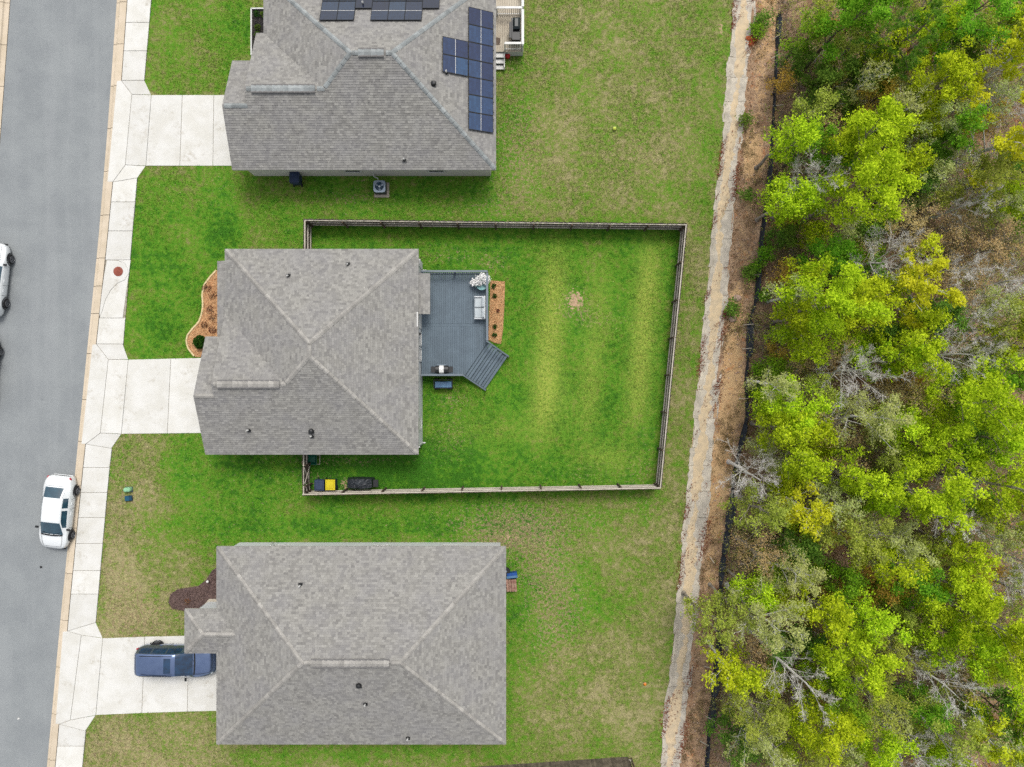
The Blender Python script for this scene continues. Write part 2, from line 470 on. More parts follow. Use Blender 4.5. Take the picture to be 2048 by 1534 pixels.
def solar_mat(nm='solar_cells', c1=(32, 48, 92), c2=(42, 62, 110)):
    m, nt, b = nodes(nm)
    tc = N(nt, 'ShaderNodeTexCoord').outputs['Object']
    br = N(nt, 'ShaderNodeTexBrick', offset=0.0)
    br.inputs['Color1'].default_value = S(*c1); br.inputs['Color2'].default_value = S(*c2)
    br.inputs['Mortar'].default_value = S(40, 52, 88)
    br.inputs['Scale'].default_value = 1.0; br.inputs['Mortar Size'].default_value = .006
    br.inputs['Brick Width'].default_value = .16; br.inputs['Row Height'].default_value = .16
    nt.links.new(tc, br.inputs['Vector'])
    oi = N(nt, 'ShaderNodeObjectInfo').outputs['Random']; hv = N(nt, 'ShaderNodeHueSaturation')
    nt.links.new(math_n(nt, 'MULTIPLY_ADD', oi, .8, .6), hv.inputs['Value']); nt.links.new(math_n(nt, 'MULTIPLY_ADD', oi, -.03, .5), hv.inputs['Hue']); nt.links.new(br.outputs[0], hv.inputs['Color'])
    nt.links.new(hv.outputs[0], b.inputs['Base Color'])
    b.inputs['Roughness'].default_value = .12; b.inputs['Specular IOR Level'].default_value = .6
    return m
M['solar_blue'] = solar_mat(); M['solar_dark'] = solar_mat('dark_solar_cells', (34, 40, 62), (40, 48, 72))

# ------------------------------------------------------------------ ground, road, kerbs, walks
def struct(o): return tag(o, kind='structure')

gb = MB(); gb.add([(-300, -300, -.22), (300, -300, -.22), (300, 300, -.22), (-300, 300, -.22)], [(0, 1, 2, 3)])
struct(gb.build('ground', M['soil']))

ASPH = [(250, -300), (238, -120), (230, 0), (212, 250), (193, 480), (168, 725), (145, 960), (118, 1230), (90, 1534), (78, 1660), (62, 1840)]
KERB = [(275, -300), (263, -120), (255, 0), (238, 240), (215, 480), (188, 735), (164, 960), (138, 1230), (111, 1534), (99, 1660), (83, 1840)]
WALK = [(325, -300), (312, -120), (303, 0), (289, 161), (277, 330), (264, 480), (246, 700), (217, 960), (192, 1245), (165, 1534), (153, 1660), (137, 1840)]
def at_y(line, y):
    ys = [p[1] for p in line]; xs = [p[0] for p in line]
    return float(np.interp(y, ys, xs))
ROADW = 213
# asphalt sheet: fine grid so that its crown has a slight camber
rows = np.linspace(-300, 1840, 60); cols = np.linspace(0, 1, 9)
V = []; Fq = []
for y in rows:
    xr = at_y(ASPH, y)
    for t in cols:
        p = P(xr - ROADW * (1 - t) + 1.5, y)
        V.append((p.x, p.y, -.125 + .07 * (1 - (2 * t - 1) ** 2)))
for i in range(len(rows) - 1):
    for j in range(len(cols) - 1):
        a = i * len(cols) + j
        Fq.append((a, a + len(cols), a + len(cols) + 1, a + 1))
road = struct(link('road', npmesh('road', V, Fq, M['asphalt'], smooth=True)))

# kerbs with gutter: one piece between two joints
def kerb_piece(y0, y1, side):
    k = MB()
    n = 4
    prof = [(0.0, -.13), (.30, -.118), (.36, -.09), (.42, .005), (.47, .022), (1.0, .022)]   # t across gutter and kerb -> height
    ys = np.linspace(y0 + .5, y1 - .5, n)
    v = []; f = []
    m = len(prof)
    for y in ys:
        xa, xk = at_y(ASPH, y), at_y(KERB, y)
        if side < 0: xa2, xk2 = xa - ROADW, xa - ROADW - (xk - xa)
        else: xa2, xk2 = xa, xk - 1.0
        for (t, z) in prof:
            p = P(xa2 + (xk2 - xa2) * t, y); v.append((p.x, p.y, z))
        for t in (1.0, 0.0):
            p = P(xa2 + (xk2 - xa2) * t, y); v.append((p.x, p.y, -.2))
    q = m + 2
    for i in range(n - 1):
        for j in range(q):
            a, b = i * q + j, i * q + (j + 1) % q
            f.append((a, b, b + q, a + q) if side < 0 else (a, a + q, b + q, b))
    f.append(tuple(range(q))); f.append(tuple(range((n - 1) * q + q - 1, (n - 1) * q - 1, -1)))
    k.add(v, f); return k
for side, nm in ((1, 'kerb_right'), (-1, 'kerb_left')):
    root = struct(bpy.data.objects.new(nm, None)); COL.objects.link(root); ORG[root.name] = Vector((0, 0, 0))
    js = [-300, -190, -80, 4, 88, 171, 256, 342, 430, 516, 572, 627, 707, 799, 883, 972, 1056, 1147, 1241, 1335, 1429, 1520, 1620, 1720, 1840]
    for a, b in zip(js[:-1], js[1:]):
        if side < 0 and a > 700: continue
        kerb_piece(a, b, side).build('kerb_stone', M['kerb'], root)

# pavement: every slab between its joints
walk = struct(bpy.data.objects.new('pavement', None)); COL.objects.link(walk); ORG[walk.name] = Vector((0, 0, 0))
def inset(pts, g):
    n = len(pts)
    ar = sum(pts[i][0] * pts[(i + 1) % n][1] - pts[(i + 1) % n][0] * pts[i][1] for i in range(n))
    if ar < 0: pts = pts[::-1]
    out = []
    for i in range(n):
        p0, p1, p2 = Vector(pts[i - 1]), Vector(pts[i]), Vector(pts[(i + 1) % n])
        d1 = (p1 - p0).normalized(); d2 = (p2 - p1).normalized()
        n1 = Vector((-d1.y, d1.x)); n2 = Vector((-d2.y, d2.x))
        m_ = n1 + n2; k_ = g / max(.35, (1 + n1.dot(n2)))
        out.append((p1.x + m_.x * k_, p1.y + m_.y * k_))
    return out
def slab(pts, parent, nm='slab', m='walk', z1=.03, gap=.42):
    MB().prism([XY(x, y) for x, y in inset(pts, gap)], -.12, z1 + random.uniform(-.002, .002), .008).build(nm, M[m], parent)
def walk_run(ys):
    ys = [y if isinstance(y, tuple) else (y, y) for y in ys]      # (at the kerb, at the lawn)
    for a, b in zip(ys[:-1], ys[1:]):
        slab([(at_y(KERB, a[0]), a[0]), (at_y(WALK, a[1]), a[1]), (at_y(WALK, b[1]), b[1]), (at_y(KERB, b[0]), b[0])], walk)
walk_run([-300, -240, -180, -120, -66, -12, 45, 102, 161])
walk_run([(364, 356), 404, 462, 520])
walk_run([636, 688])
walk_run([(888, 897), 935, 985, 1035, 1087, 1141, 1188, (1262, 1245)])
walk_run([(1448, 1462), 1492, 1545, 1600, 1660, 1720, 1780, 1840])
# storm drain inlet box in the pavement, with its round cover
inl = [(214, 520), (236, 521), (250, 526), (256, 536), (257, 548), (250, 560), (236, 566), (222, 580), (211, 600), (205, 622), (200, 634), (199, 628), (203, 590), (208, 552)]
slab(inl, walk, 'inlet_slab', z1=.032, gap=.34)
rest = [(237, 520), (262, 520), (246, 636), (200, 636), (200, 634), (205, 622), (211, 600), (222, 580), (236, 566), (250, 560), (257, 548), (256, 536), (250, 526), (237, 521)]
slab(rest, walk, 'slab', z1=.03, gap=.34)
# joint bed under the slabs
jb = MB(); v = []; f = []
for y in np.linspace(-300, 1840, 50):
    v += [(*XY(at_y(KERB, y) + .5, y), -.005), (*XY(at_y(WALK, y) - .5, y), -.005)]
f = [(2 * i, 2 * i + 2, 2 * i + 3, 2 * i + 1) for i in range(49)]
struct(jb.add(v, f).build('joint_bed', M['joint']))
# inlet cover
c = P(237, 543)
cv = thing('drain_cover', 'round rust-red iron cover set in the pavement by the middle house', 'manhole cover', (c.x, c.y, .036))
MB().lathe([(.31, .0), (.31, .012), (.29, .018), (.27, .014)], c + Vector((0, 0, .036)), 24).build('rim', M['rust'], cv)
t = MB(); t.lathe([(.26, .0), (.26, .016), (.25, .02)], c + Vector((0, 0, .036)), 24)
for i in range(-3, 4):
    w = math.sqrt(max(.24 ** 2 - (i * .065) ** 2, .001))
    t.box((c.x + i * .065, c.y, .062), (.025, 2 * w, .012))
t.build('lid', M['rust'], cv)

# driveways with their aprons
def driveway(nm, aprons, panels):
    root = struct(bpy.data.objects.new(nm, None)); COL.objects.link(root); ORG[root.name] = Vector((0, 0, 0))
    for k, a in enumerate(aprons): slab(a, root, 'apron_slab', z1=.03)
    for p in panels: slab(p, root, 'slab', z1=.034)
    allp = [q for p in panels for q in p]
    xs = [p[0] for p in allp]; ys = [p[1] for p in allp]
    MB().prism([XY(min(xs) + 9, min(ys) + 5), XY(max(xs) - 3, min(ys) + 5), XY(max(xs) - 3, max(ys) - 5), XY(min(xs) + 9, max(ys) - 5)], -.1, .0).build('base', M['joint'], root)
driveway('driveway_upper',
    [[(243, 161), (289, 161), (303, 190), (264, 189)], [(234, 162), (243, 161), (264, 189), (251, 330), (226, 364), (215, 364)],
     [(264, 189), (303, 190), (292, 332), (251, 330)], [(251, 330), (292, 332), (275, 356), (226, 364)]],
    [[(303, 190), (365, 190), (360, 332), (292, 332)], [(365, 190), (428, 190), (426, 332), (360, 332)], [(428, 190), (490, 190), (490, 332), (426, 332)]])
driveway('driveway_middle',
    [[(193, 688), (246, 688), (257, 719), (217, 719)], [(185, 689), (193, 688), (217, 719), (201, 866), (172, 888), (163, 888)],
     [(217, 719), (257, 719), (243, 868), (201, 866)], [(201, 866), (243, 868), (223, 897), (172, 888)]],
    [[(257, 719), (342, 717), (335, 867), (243, 868)], [(342, 717), (432, 715), (432, 866), (335, 867)]])
driveway('driveway_lower',
    [[(135, 1262), (192, 1245), (206, 1276), (163, 1270)], [(126, 1263), (135, 1262), (163, 1270), (141, 1440), (119, 1448), (111, 1448)],
     [(163, 1270), (206, 1276), (192, 1430), (141, 1440)], [(119, 1448), (141, 1440), (192, 1430), (171, 1462)]],
    [[(206, 1276), (290, 1273), (284, 1426), (192, 1430)], [(290, 1273), (378, 1271), (375, 1423), (284, 1426)], [(378, 1271), (460, 1270), (460, 1421), (375, 1423)]])

# ------------------------------------------------------------------ lawn: colour of the turf as it grows, place by place
def blob(X, Y, cx, cy, rx, ry): return np.exp(-(((X - cx) / rx) ** 2 + ((Y - cy) / ry) ** 2))
def band(X, a, b, s): return 1 / (1 + np.exp(-(X - a) / s)) * 1 / (1 + np.exp((X - b) / s))
def fields(X, Y):
    L = np.full_like(X, .40); D = np.full_like(X, .18); B = np.zeros_like(X); Yl = np.zeros_like(X)
    def ad(F, k, *a): F += k * blob(X, Y, *a)
    def rect(F, k, x0, x1, y0, y1, s=14): F += k * band(X, x0, x1, s) * band(Y, y0, y1, s)
    rect(L, .32, 255, 480, 430, 720); rect(D, -.15, 255, 600, 430, 720)
    ad(L, .1, 330, 620, 60, 110)
    rect(L, .28, 330, 1000, 870, 1090, 24); ad(L, .2, 520, 930, 160, 60)
    rect(D, .33, 170, 300, 870, 1290, 25); rect(L, -.2, 170, 320, 870, 1290, 30)
    rect(D, .34, 150, 440, 1430, 1600, 14); rect(L, -.2, 150, 440, 1440, 1600, 20)
    ad(D, .3, 300, 1240, 110, 60); ad(L, -.12, 300, 1200, 90, 90)
    rect(L, .22, 260, 1000, 345, 445, 10); rect(L, .12, 600, 1000, 350, 410, 10); ad(D, .25, 700, 395, 80, 18); ad(D, .18, 960, 415, 90, 30)
    rect(L, .16, 430, 620, 430, 500, 10)
    rect(L, .12, 290, 510, -80, 190, 10); ad(L, .2, 480, 60, 40, 90)
    # open ground behind the upper house
    rect(L, -.07, 1040, 1470, -100, 445, 30); rect(D, .04, 1060, 1470, -100, 400, 30)
    ad(L, .22, 1020, 240, 45, 200); ad(D, .38, 1040, 300, 60, 130); ad(D, .2, 1280, 300, 90, 60); ad(L, .1, 1430, 200, 40, 200)
    rect(L, -.06, 1345, 1440, 440, 1100, 12)
    # fenced yard
    inside = band(X, 610, 1372, 5) * band(Y, 445, 985, 5) * (X < 1372 - (Y - 447) * .094)
    L += inside * .34; D -= inside * .14
    L -= blob(X, Y, 960, 640, 140, 120) * inside * .0
    sl = X + (Y - 700) * .085
    for (c, w, k, y0, y1) in ((1097, 26, .95, 510, 850), (1188, 22, .5, 560, 860), (1283, 24, .95, 500, 830)):
        Yl += k * np.exp(-((sl - c) / w) ** 2) * band(Y, y0, y1, 22) * inside
    ad(Yl, .5, 1215, 915, 55, 28); ad(Yl, .3, 1115, 790, 40, 60); ad(Yl, .25, 960, 860, 140, 30)
    ad(B, .75, 1150, 600, 20, 22); ad(D, .5, 1150, 610, 45, 40); ad(D, .3, 1215, 640, 60, 20)
    ad(D, .42, 985, 527, 42, 18); ad(D, .35, 880, 510, 90, 22); ad(B, .35, 992, 530, 10, 12)
    ad(D, .42, 700, 920, 130, 14); ad(D, .38, 900, 870, 50, 50); ad(D, .35, 905, 800, 40, 25); ad(B, .3, 900, 800, 20, 8)
    ad(D, .22, 1200, 945, 130, 30); ad(D, .45, 640, 965, 40, 22); ad(D, .2, 1290, 900, 40, 120)
    ad(B, .6, 688, 968, 10, 16); ad(B, .42, 616, 880, 20, 20)
    # below the yard, around the lower house
    ad(D, .42, 1010, 1050, 120, 50); ad(D, .3, 1000, 1085, 70, 20); ad(D, .16, 1180, 1030, 170, 60)
    rect(L, -.1, 1180, 1360, 1010, 1600, 40); rect(D, .02, 1150, 1340, 1290, 1600, 40); ad(L, -.15, 1180, 1390, 150, 90)
    ad(L, .22, 1090, 1190, 90, 130); ad(L, .2, 1060, 1040, 180, 50); ad(L, .26, 1040, 1200, 35, 160); ad(L, .25, 1170, 1210, 60, 60); ad(D, .42, 1110, 1230, 70, 130); ad(D, .25, 1080, 1130, 60, 60)
    ad(L, .25, 620, 1055, 420, 22); ad(L, .2, 700, 1505, 300, 16); ad(L, .2, 1020, 1380, 10, 140)
    ad(B, .4, 960, 1528, 12, 8); ad(B, .55, 1020, 1075, 18, 9); ad(B, .4, 1055, 1050, 14, 10)
    ad(B, .5, 1442, 55, 12, 22); ad(B, .5, 590, 366, 14, 7); ad(B, .5, 730, 360, 22, 6); ad(B, .35, 262, 718, 8, 3)
    ad(B, .45, 270, 985, 7, 12); ad(D, .25, 1015, 125, 30, 30)
    # turf hugging walks is greener
    wx = np.interp(Y, [p[1] for p in WALK], [p[0] for p in WALK])
    L += .15 * np.exp(-((X - wx) / 7) ** 2)
    return L, D, B, Yl
def lawn_edge(Y):
    return np.interp(Y, [p[1] for p in CH_L], [p[0] for p in CH_L])
CH_L = [(1490, -300), (1472, -100), (1466, 0), (1462, 60), (1452, 180), (1443, 290), (1430, 400), (1420, 500), (1412, 590), (1402, 690), (1392, 790), (1384, 870), (1376, 960), (1369, 1030), (1360, 1120), (1350, 1240), (1340, 1330), (1328, 1430), (1320, 1534), (1308, 1660), (1290, 1840)]
CH_R = [(1536, -300), (1518, -100), (1510, 0), (1502, 100), (1494, 180), (1482, 290), (1470, 400), (1462, 500), (1457, 560), (1448, 660), (1440, 740), (1432, 830), (1426, 930), (1420, 1000), (1411, 1080), (1402, 1150), (1396, 1230), (1384, 1320), (1376, 1430), (1362, 1534), (1350, 1660), (1330, 1840)]

rows = np.arange(-300, 1841, 8.0); nx = 160
V = []; 
T = np.linspace(0, 1, nx)
GX = np.zeros((len(rows), nx)); GY = np.zeros_like(GX)
for i, y in enumerate(rows):
    x0 = at_y(WALK, y) + .8; x1 = at_y(CH_L, y) + 1.5
    GX[i] = x0 + (x1 - x0) * T; GY[i] = y
und = .012 * np.sin(GX * .021 + GY * .013) + .01 * np.sin(GX * .05 - GY * .037)
ZL = und + .0
wxx = (GX - 1024) * CAM_H / FOC; wyy = (767 - GY) * CAM_H / FOC
V = np.stack([wxx, wyy, ZL], -1).reshape(-1, 3)
ii = np.arange((len(rows) - 1) * (nx - 1)); r_ = ii // (nx - 1); c_ = ii % (nx - 1); a_ = r_ * nx + c_
Fq = np.stack([a_, a_ + nx, a_ + nx + 1, a_ + 1], -1)
# leave the lawn out where driveways lie (they stand a little proud, so only the sheet under them is lowered)
fl, fd, fb, fy = fields(GX.ravel(), GY.ravel())
def in_drive(X, Y, g=0):
    return ((Y > 190 - g) & (Y < 332 + g) & (X < 490)) | ((Y > 716 - g) & (Y < 867 + g) & (X < 432)) | ((Y > 1272 - g) & (Y < 1424 + g) & (X < 460))
low = in_drive(GX.ravel(), GY.ravel(), -9)
V[low, 2] -= .08
struct(link('lawn', npmesh('lawn', V, Fq, M['lawn'], smooth=True, pattrs={'lush': fl, 'dry': fd, 'bare': fb, 'yel': fy, 'v': np.zeros(len(fl))})))

# grass blades standing on it
HOUSES_PX = [(540, 0, 985, 345), (460, 195, 545, 345), (458, 505, 838, 905), (410, 690, 460, 905), (440, 1095, 1008, 1485)]
def blades(n, ylo=-60, yhi=1600):
    X = RNG.uniform(160, 1480, n); Y = RNG.uniform(ylo, yhi, n)
    wl = np.interp(Y, [p[1] for p in WALK], [p[0] for p in WALK]) - np.abs(RNG.normal(0, 1.3, n))
    cr = np.interp(Y, [p[1] for p in CH_L], [p[0] for p in CH_L]) + RNG.normal(-1, 2.5, n)
    ok = (X > wl) & (X < cr) & ~in_drive(X, Y, -1.2)
    for (a, b, c, d) in HOUSES_PX: ok &= ~((X > a) & (X < c) & (Y > b) & (Y < d))
    # apron flares, beds and decks
    ok &= ~((X < 303 - (Y - 190) * -.48) & (Y > 161) & (Y < 190))
    ok &= ~((Y >= 332) & (Y < 358) & (X < 292 - (Y - 332) * .8)) & ~((Y > 688) & (Y < 719) & (X < 245 + (Y - 688) * .38)) & ~((Y > 867) & (Y < 897) & (X < 243 - (Y - 867) * .7))
    ok &= ~((Y > 1245) & (Y < 1276) & (X < 192 + (Y - 1245) * .48)) & ~((Y > 1424) & (Y < 1464) & (X < 192 - (Y - 1430) * .7))
    ok &= ~((X > 843) & (X < 980) & (Y > 548) & (Y < 752)) & ~((X > 980) & (X < 1010) & (Y > 562) & (Y < 686))
    ok &= ~((X > 982) & (X < 1050) & (Y < 108))
    X, Y = X[ok], Y[ok]
    L, D, B, Yl = fields(X, Y)
    keep = RNG.random(len(X)) > np.clip(B * 1.2, 0, .95)
    X, Y, L, D, B, Yl = [q[keep] for q in (X, Y, L, D, B, Yl)]
    n = len(X)
    wx = (X - 1024) * CAM_H / FOC; wy = (767 - Y) * CAM_H / FOC
    az = RNG.uniform(0, 2 * np.pi, n); s = RNG.uniform(.03, .075, n); hh = RNG.uniform(.015, .06, n)
    dx, dy = np.cos(az), np.sin(az)
    z0 = np.full(n, .004)
    p0 = np.stack([wx - dy * s * .5, wy + dx * s * .5, z0], -1); p1 = np.stack([wx + dy * s * .5, wy - dx * s * .5, z0], -1)
    p2 = np.stack([wx + dx * s * 1.1, wy + dy * s * 1.1, z0 + hh], -1)
    V = np.stack([p0, p1, p2], 1).reshape(-1, 3)
    return V, np.arange(3 * n).reshape(-1, 3), dict(lush=L, dry=D, bare=B, yel=Yl, v=RNG.normal(0, .2, n))
V, Fq, at = blades(420000)
tag(link('grass', npmesh('grass', V, Fq, M['lawn'], attrs=at)), 'short patchy lawn grass round the three houses and inside the fence', 'grass', kind='stuff')

# ------------------------------------------------------------------ houses
def clip_rect(poly, x0, x1, y0, y1):
    def cut(pts, ax, val, keep_gt):
        out = []
        n = len(pts)
        for i in range(n):
            a, b = pts[i], pts[(i + 1) % n]
            ia = (a[ax] >= val) if keep_gt else (a[ax] <= val); ib = (b[ax] >= val) if keep_gt else (b[ax] <= val)
            if ia: out.append(a)
            if ia != ib:
                t = (val - a[ax]) / (b[ax] - a[ax])
                out.append((a[0] + (b[0] - a[0]) * t, a[1] + (b[1] - a[1]) * t))
        return out
    p = poly
    for ax, val, g in ((0, x0, True), (0, x1, False), (1, y0, True), (1, y1, False)):
        if len(p) < 3: return []
        p = cut(p, ax, val, g)
    return p

class Plane:
    """roof plane: z = z0 + slope * distance up-slope from the eave point; up = plan direction of ascent"""
    def __init__(self, poly, ex, ey, z0, up, slope=.5):
        self.poly = [tuple(p) for p in poly]; self.e = (ex, ey); self.z0 = z0; self.up = up; self.s = slope
    def z(self, x, y): return self.z0 + self.s * ((x - self.e[0]) * self.up[0] + (y - self.e[1]) * self.up[1])

def shingles(planes, name, mat_, parent, seed):
    rng = random.Random(seed)
    V = []; Fl = []; A = []
    cosf = 1 / math.sqrt(1 + .25)
    for pl in planes:
        ux, uy = pl.up; tx, ty = -uy, ux
        loc = [((p[0] - pl.e[0]) * tx + (p[1] - pl.e[1]) * ty, (p[0] - pl.e[0]) * ux + (p[1] - pl.e[1]) * uy) for p in pl.poly]
        tmin = min(p[0] for p in loc); tmax = max(p[0] for p in loc); smin = min(p[1] for p in loc); smax = max(p[1] for p in loc)
        e = .143 / math.sqrt(1 + pl.s ** 2)
        k = 0; s = smin
        while s < smax:
            t = tmin - rng.uniform(0, .3)
            while t < tmax:
                w = rng.choice((.13, .16, .19, .22, .26))
                poly = clip_rect(loc, t, t + w - .004, s, s + e)
                t += w
                if len(poly) < 3: continue
                ar = abs(sum(poly[i][0] * poly[(i + 1) % len(poly)][1] - poly[(i + 1) % len(poly)][0] * poly[i][1] for i in range(len(poly)))) / 2
                if ar < 2e-4: continue
                th = rng.uniform(.010, .026)
                v = rng.random()
                v = min(1, max(0, .5 + (v - .5) * (1.2 if rng.random() < .25 else .7)))
                o = len(V); n = len(poly)
                for (a, b) in poly:
                    x = pl.e[0] + a * tx + b * ux; y = pl.e[1] + a * ty + b * uy
                    f = 1 - (b - s) / e
                    V.append((x, y, pl.z(x, y) + .004 + th * f))
                for (a, b) in poly:
                    x = pl.e[0] + a * tx + b * ux; y = pl.e[1] + a * ty + b * uy
                    V.append((x, y, pl.z(x, y) - .004))
                Fl.append(tuple(range(o, o + n))); A.append(v)
                for i in range(n):
                    j = (i + 1) % n
                    Fl.append((o + i, o + n + i, o + n + j, o + j)); A.append(v * .8)
            s += e; k += 1
    org = ORG[parent.name]
    me = pymesh(name, [(p[0] - org.x, p[1] - org.y, p[2] - org.z) for p in V], Fl, mat_)
    a = me.attributes.new('v', 'FLOAT', 'FACE'); a.data.foreach_set('value', A)
    o = link(name, me, parent)
    o['kind'] = 'stuff'
    return o

def roof_slab(mb, pl, th=.14):
    top = [(p[0], p[1], pl.z(*p) - .005) for p in pl.poly]; bot = [(p[0], p[1], pl.z(*p) - th) for p in pl.poly]
    n = len(top)
    a = sum(pl.poly[i][0] * pl.poly[(i + 1) % n][1] - pl.poly[(i + 1) % n][0] * pl.poly[i][1] for i in range(n))
    f = [tuple(range(n)), tuple(range(2 * n - 1, n - 1, -1))] + [(i, n + i, n + (i + 1) % n, (i + 1) % n) for i in range(n)]
    if a < 0: f = [q[::-1] for q in f]
    mb.add(top + bot, f)

def caps(p0, p1, roof, m, drop, step=.36, w=.135):
    """overlapping cap shingles from p0 (low end) to p1; drop = how far the wings fall"""
    p0, p1 = Vector(p0), Vector(p1); p0 = p0 + (p1 - p0).normalized() * .12; d = p1 - p0; L = d.length
    n = max(2, int(L / step)); st = L / n
    l = st + .05
    v = []; 
    for x, up in ((0.0, .045), (l, .006)):
        for y, dz in ((-w, -drop), (-w * .5, -drop * .42), (0, 0), (w * .5, -drop * .42), (w, -drop)):
            v.append((x, y, dz + up + .03))
    for x, up in ((0.0, .028), (l, .008)):
        for y, dz in ((-w, -drop), (0, 0), (w, -drop)):
            v.append((x, y, dz + up - .01))
    f = [(i, i + 5, i + 6, i + 1) for i in range(4)] + [(0, 1, 2, 11, 10), (2, 3, 4, 12, 11), (0, 10, 13, 5), (4, 9, 15, 12)]
    f = [q[::-1] for q in f]
    me = pymesh('ridge_cap', v, f, m)
    q = d.to_track_quat('X', 'Z')
    for i in range(n):
        o = link('ridge_cap', me, roof, p0 + d * (i / n) , q.to_euler())
        o.rotation_euler.z += random.uniform(-.015, .015)

def ridge_vent(p0, p1, roof, m):
    p0, p1 = Vector(p0), Vector(p1); d = (p1 - p0); L = d.length; d.normalize()
    b = MB().box((p0 + p1) / 2 + Vector((0, 0, .03)), (L, .50, .035)); b.build('ridge_vent', M['vent_dark'], roof)
    n = int(L / .3); st = L / n
    for i in range(n):
        me = MB(); c = p0 + d * (st * (i + .5)) + Vector((0, 0, .075))
        v = [(-st / 2, -.22, -.035), (-st / 2, 0, .03), (-st / 2, .22, -.035), (st / 2, -.22, -.05), (st / 2, 0, .014), (st / 2, .22, -.05)]
        v += [(p[0], p[1], p[2] - .03) for p in v]
        f = [(0, 3, 4, 1), (1, 4, 5, 2), (0, 1, 7, 6), (1, 2, 8, 7), (3, 9, 10, 4), (4, 10, 11, 5), (0, 6, 9, 3), (2, 5, 11, 8)]
        o = link('ridge_cap', pymesh('ridge_cap', v, f, m), roof, c)

def siding_wall(poly, z0, z1, mb, closed=True, lap=.17):
    """lap siding: each course slants out by 12 mm"""
    n = len(poly)
    a = sum(poly[i][0] * poly[(i + 1) % n][1] - poly[(i + 1) % n][0] * poly[i][1] for i in range(n))
    if a < 0: poly = poly[::-1]
    for i in range(n if closed else n - 1):
        p, q = Vector(poly[i]), Vector(poly[(i + 1) % n]); d = (q - p).normalized(); nn = Vector((d.y, -d.x))
        z = z0
        while z < z1 - .01:
            zt = min(z + lap, z1)
            o = nn * .014
            mb.add([(p.x + o.x, p.y + o.y, z), (q.x + o.x, q.y + o.y, z), (q.x, q.y, zt), (p.x, p.y, zt), (p.x, p.y, z), (q.x, q.y, z)],
                   [(0, 1, 2, 3), (4, 5, 1, 0)])
            z = zt

def window(house, p, nrm, w, h, zc):
    """window in a wall; p plan point, nrm outward plan direction"""
    nx_, ny_ = nrm; tx, ty = -ny_, nx_
    rz = math.atan2(ty, tx)
    c = Vector((p[0] + nx_ * .03, p[1] + ny_ * .03, zc))
    fr = MB()
    for s in (-1, 1):
        fr.box(c + Vector((tx, ty, 0)) * (s * (w / 2 + .04)), (.08, .07, h + .16), rz)
        fr.box(c + Vector((0, 0, s * (h / 2 + .04))), (w, .07, .08), rz)
    fr.box(c, (w, .05, .04), rz)
    f = fr.build('window', M['white'], house)
    MB().box(c + Vector((nx_ * -.005, ny_ * -.005, h / 4 + .01)), (w, .02, h / 2 - .02), rz).build('pane', M['glass'], f)
    MB().box(c + Vector((nx_ * -.005, ny_ * -.005, -h / 4 - .01)), (w, .02, h / 2 - .02), rz).build('pane', M['glass'], f)

def pipe_vent(house, px, py, planes, dark=False):
    """plumbing stack through the roof: collar and pipe"""
    for pl in planes:
        z = 3.5
        for _ in range(12):
            x, y = XY(px, py, z); z = pl.z(x, y)
        inside = False; P_ = pl.poly; j = len(P_) - 1
        for i in range(len(P_)):
            if (P_[i][1] > y) != (P_[j][1] > y) and x < (P_[j][0] - P_[i][0]) * (y - P_[i][1]) / (P_[j][1] - P_[i][1]) + P_[i][0]: inside = not inside
            j = i
        if inside: break
    if dark:
        v = MB().box((x, y, z + .03), (.34, .34, .03), 0).lathe([(.15, z + .03), (.15, z + .16), (.11, z + .24), (.02, z + .26)], (x, y, 0), 12).build('roof_vent', M['black'], house)
    else:
        v = MB().box((x, y, z + .02), (.26, .26, .02), 0).lathe([(.10, z), (.07, z + .12), (.055, z + .16)], (x, y, 0), 10).build('vent_collar', M['black'], house)
        MB().lathe([(.05, z), (.05, z + .36), (.036, z + .36), (.036, z + .3)], (x, y, 0), 10).build('pipe', M['white'], v)

def house_shell(name, label, base, planes, cap_lines, cap_m, vents, seed):
    h = thing(name, label, 'house', base)
    rb = MB()
    for pl in planes: roof_slab(rb, pl)
    roof = rb.build('roof', M['fascia'], h)
    shingles(planes, 'shingles', M['shingle_a'], roof, seed)
    for (a, b) in cap_lines: caps(a, b, roof, cap_m, .072 if abs(a[0] - b[0]) > .1 and abs(a[1] - b[1]) > .1 else .075)
    for (a, b) in vents: ridge_vent(a, b, roof, cap_m)
    return h, roof

E = 2.9
# ---- middle house
x0, x1, y0, y1 = -17.45, -5.68, -4.32, 8.18
xr, ya, yb = (x0 + x1) / 2, y1 - (x1 - x0) / 2, y0 + (x1 - x0) / 2
zp = E + .5 * (x1 - x0) / 2
yg = -.03; zg = E + .5 * (yg - y0); xj = xr - (yb - yg)
yl, zl, xl = -.73, E + .5 * (-.73 - y0), -18.63
NW, NE, SE = (x0, y1), (x1, y1), (x1, y0)
pl_n = Plane([NW, (xr, ya), NE], x0, y1, E, (0, -1))
pl_e = Plane([NE, (xr, ya), (xr, yb), SE], x1, y0, E, (-1, 0))
pl_s = Plane([SE, (xr, yb), (xj, yg), (x0, yg), (x0, yl), (xl, yl), (xl, y0)], x1, y0, E, (0, 1))
pl_w = Plane([NW, (x0, 2 * yg - y0), (xj, yg), (xr, yb), (xr, ya)], x0, y1, E, (1, 0))
pl_g = Plane([(x0, yg), (xj, yg), (x0, 2 * yg - y0)], x0, 2 * yg - y0, E, (0, -1))
pl_l = Plane([(xl, yl), (x0 + .3, yl), (x0 + .3, 2 * yl - y0), (xl, 2 * yl - y0)], xl, 2 * yl - y0, E, (0, -1))
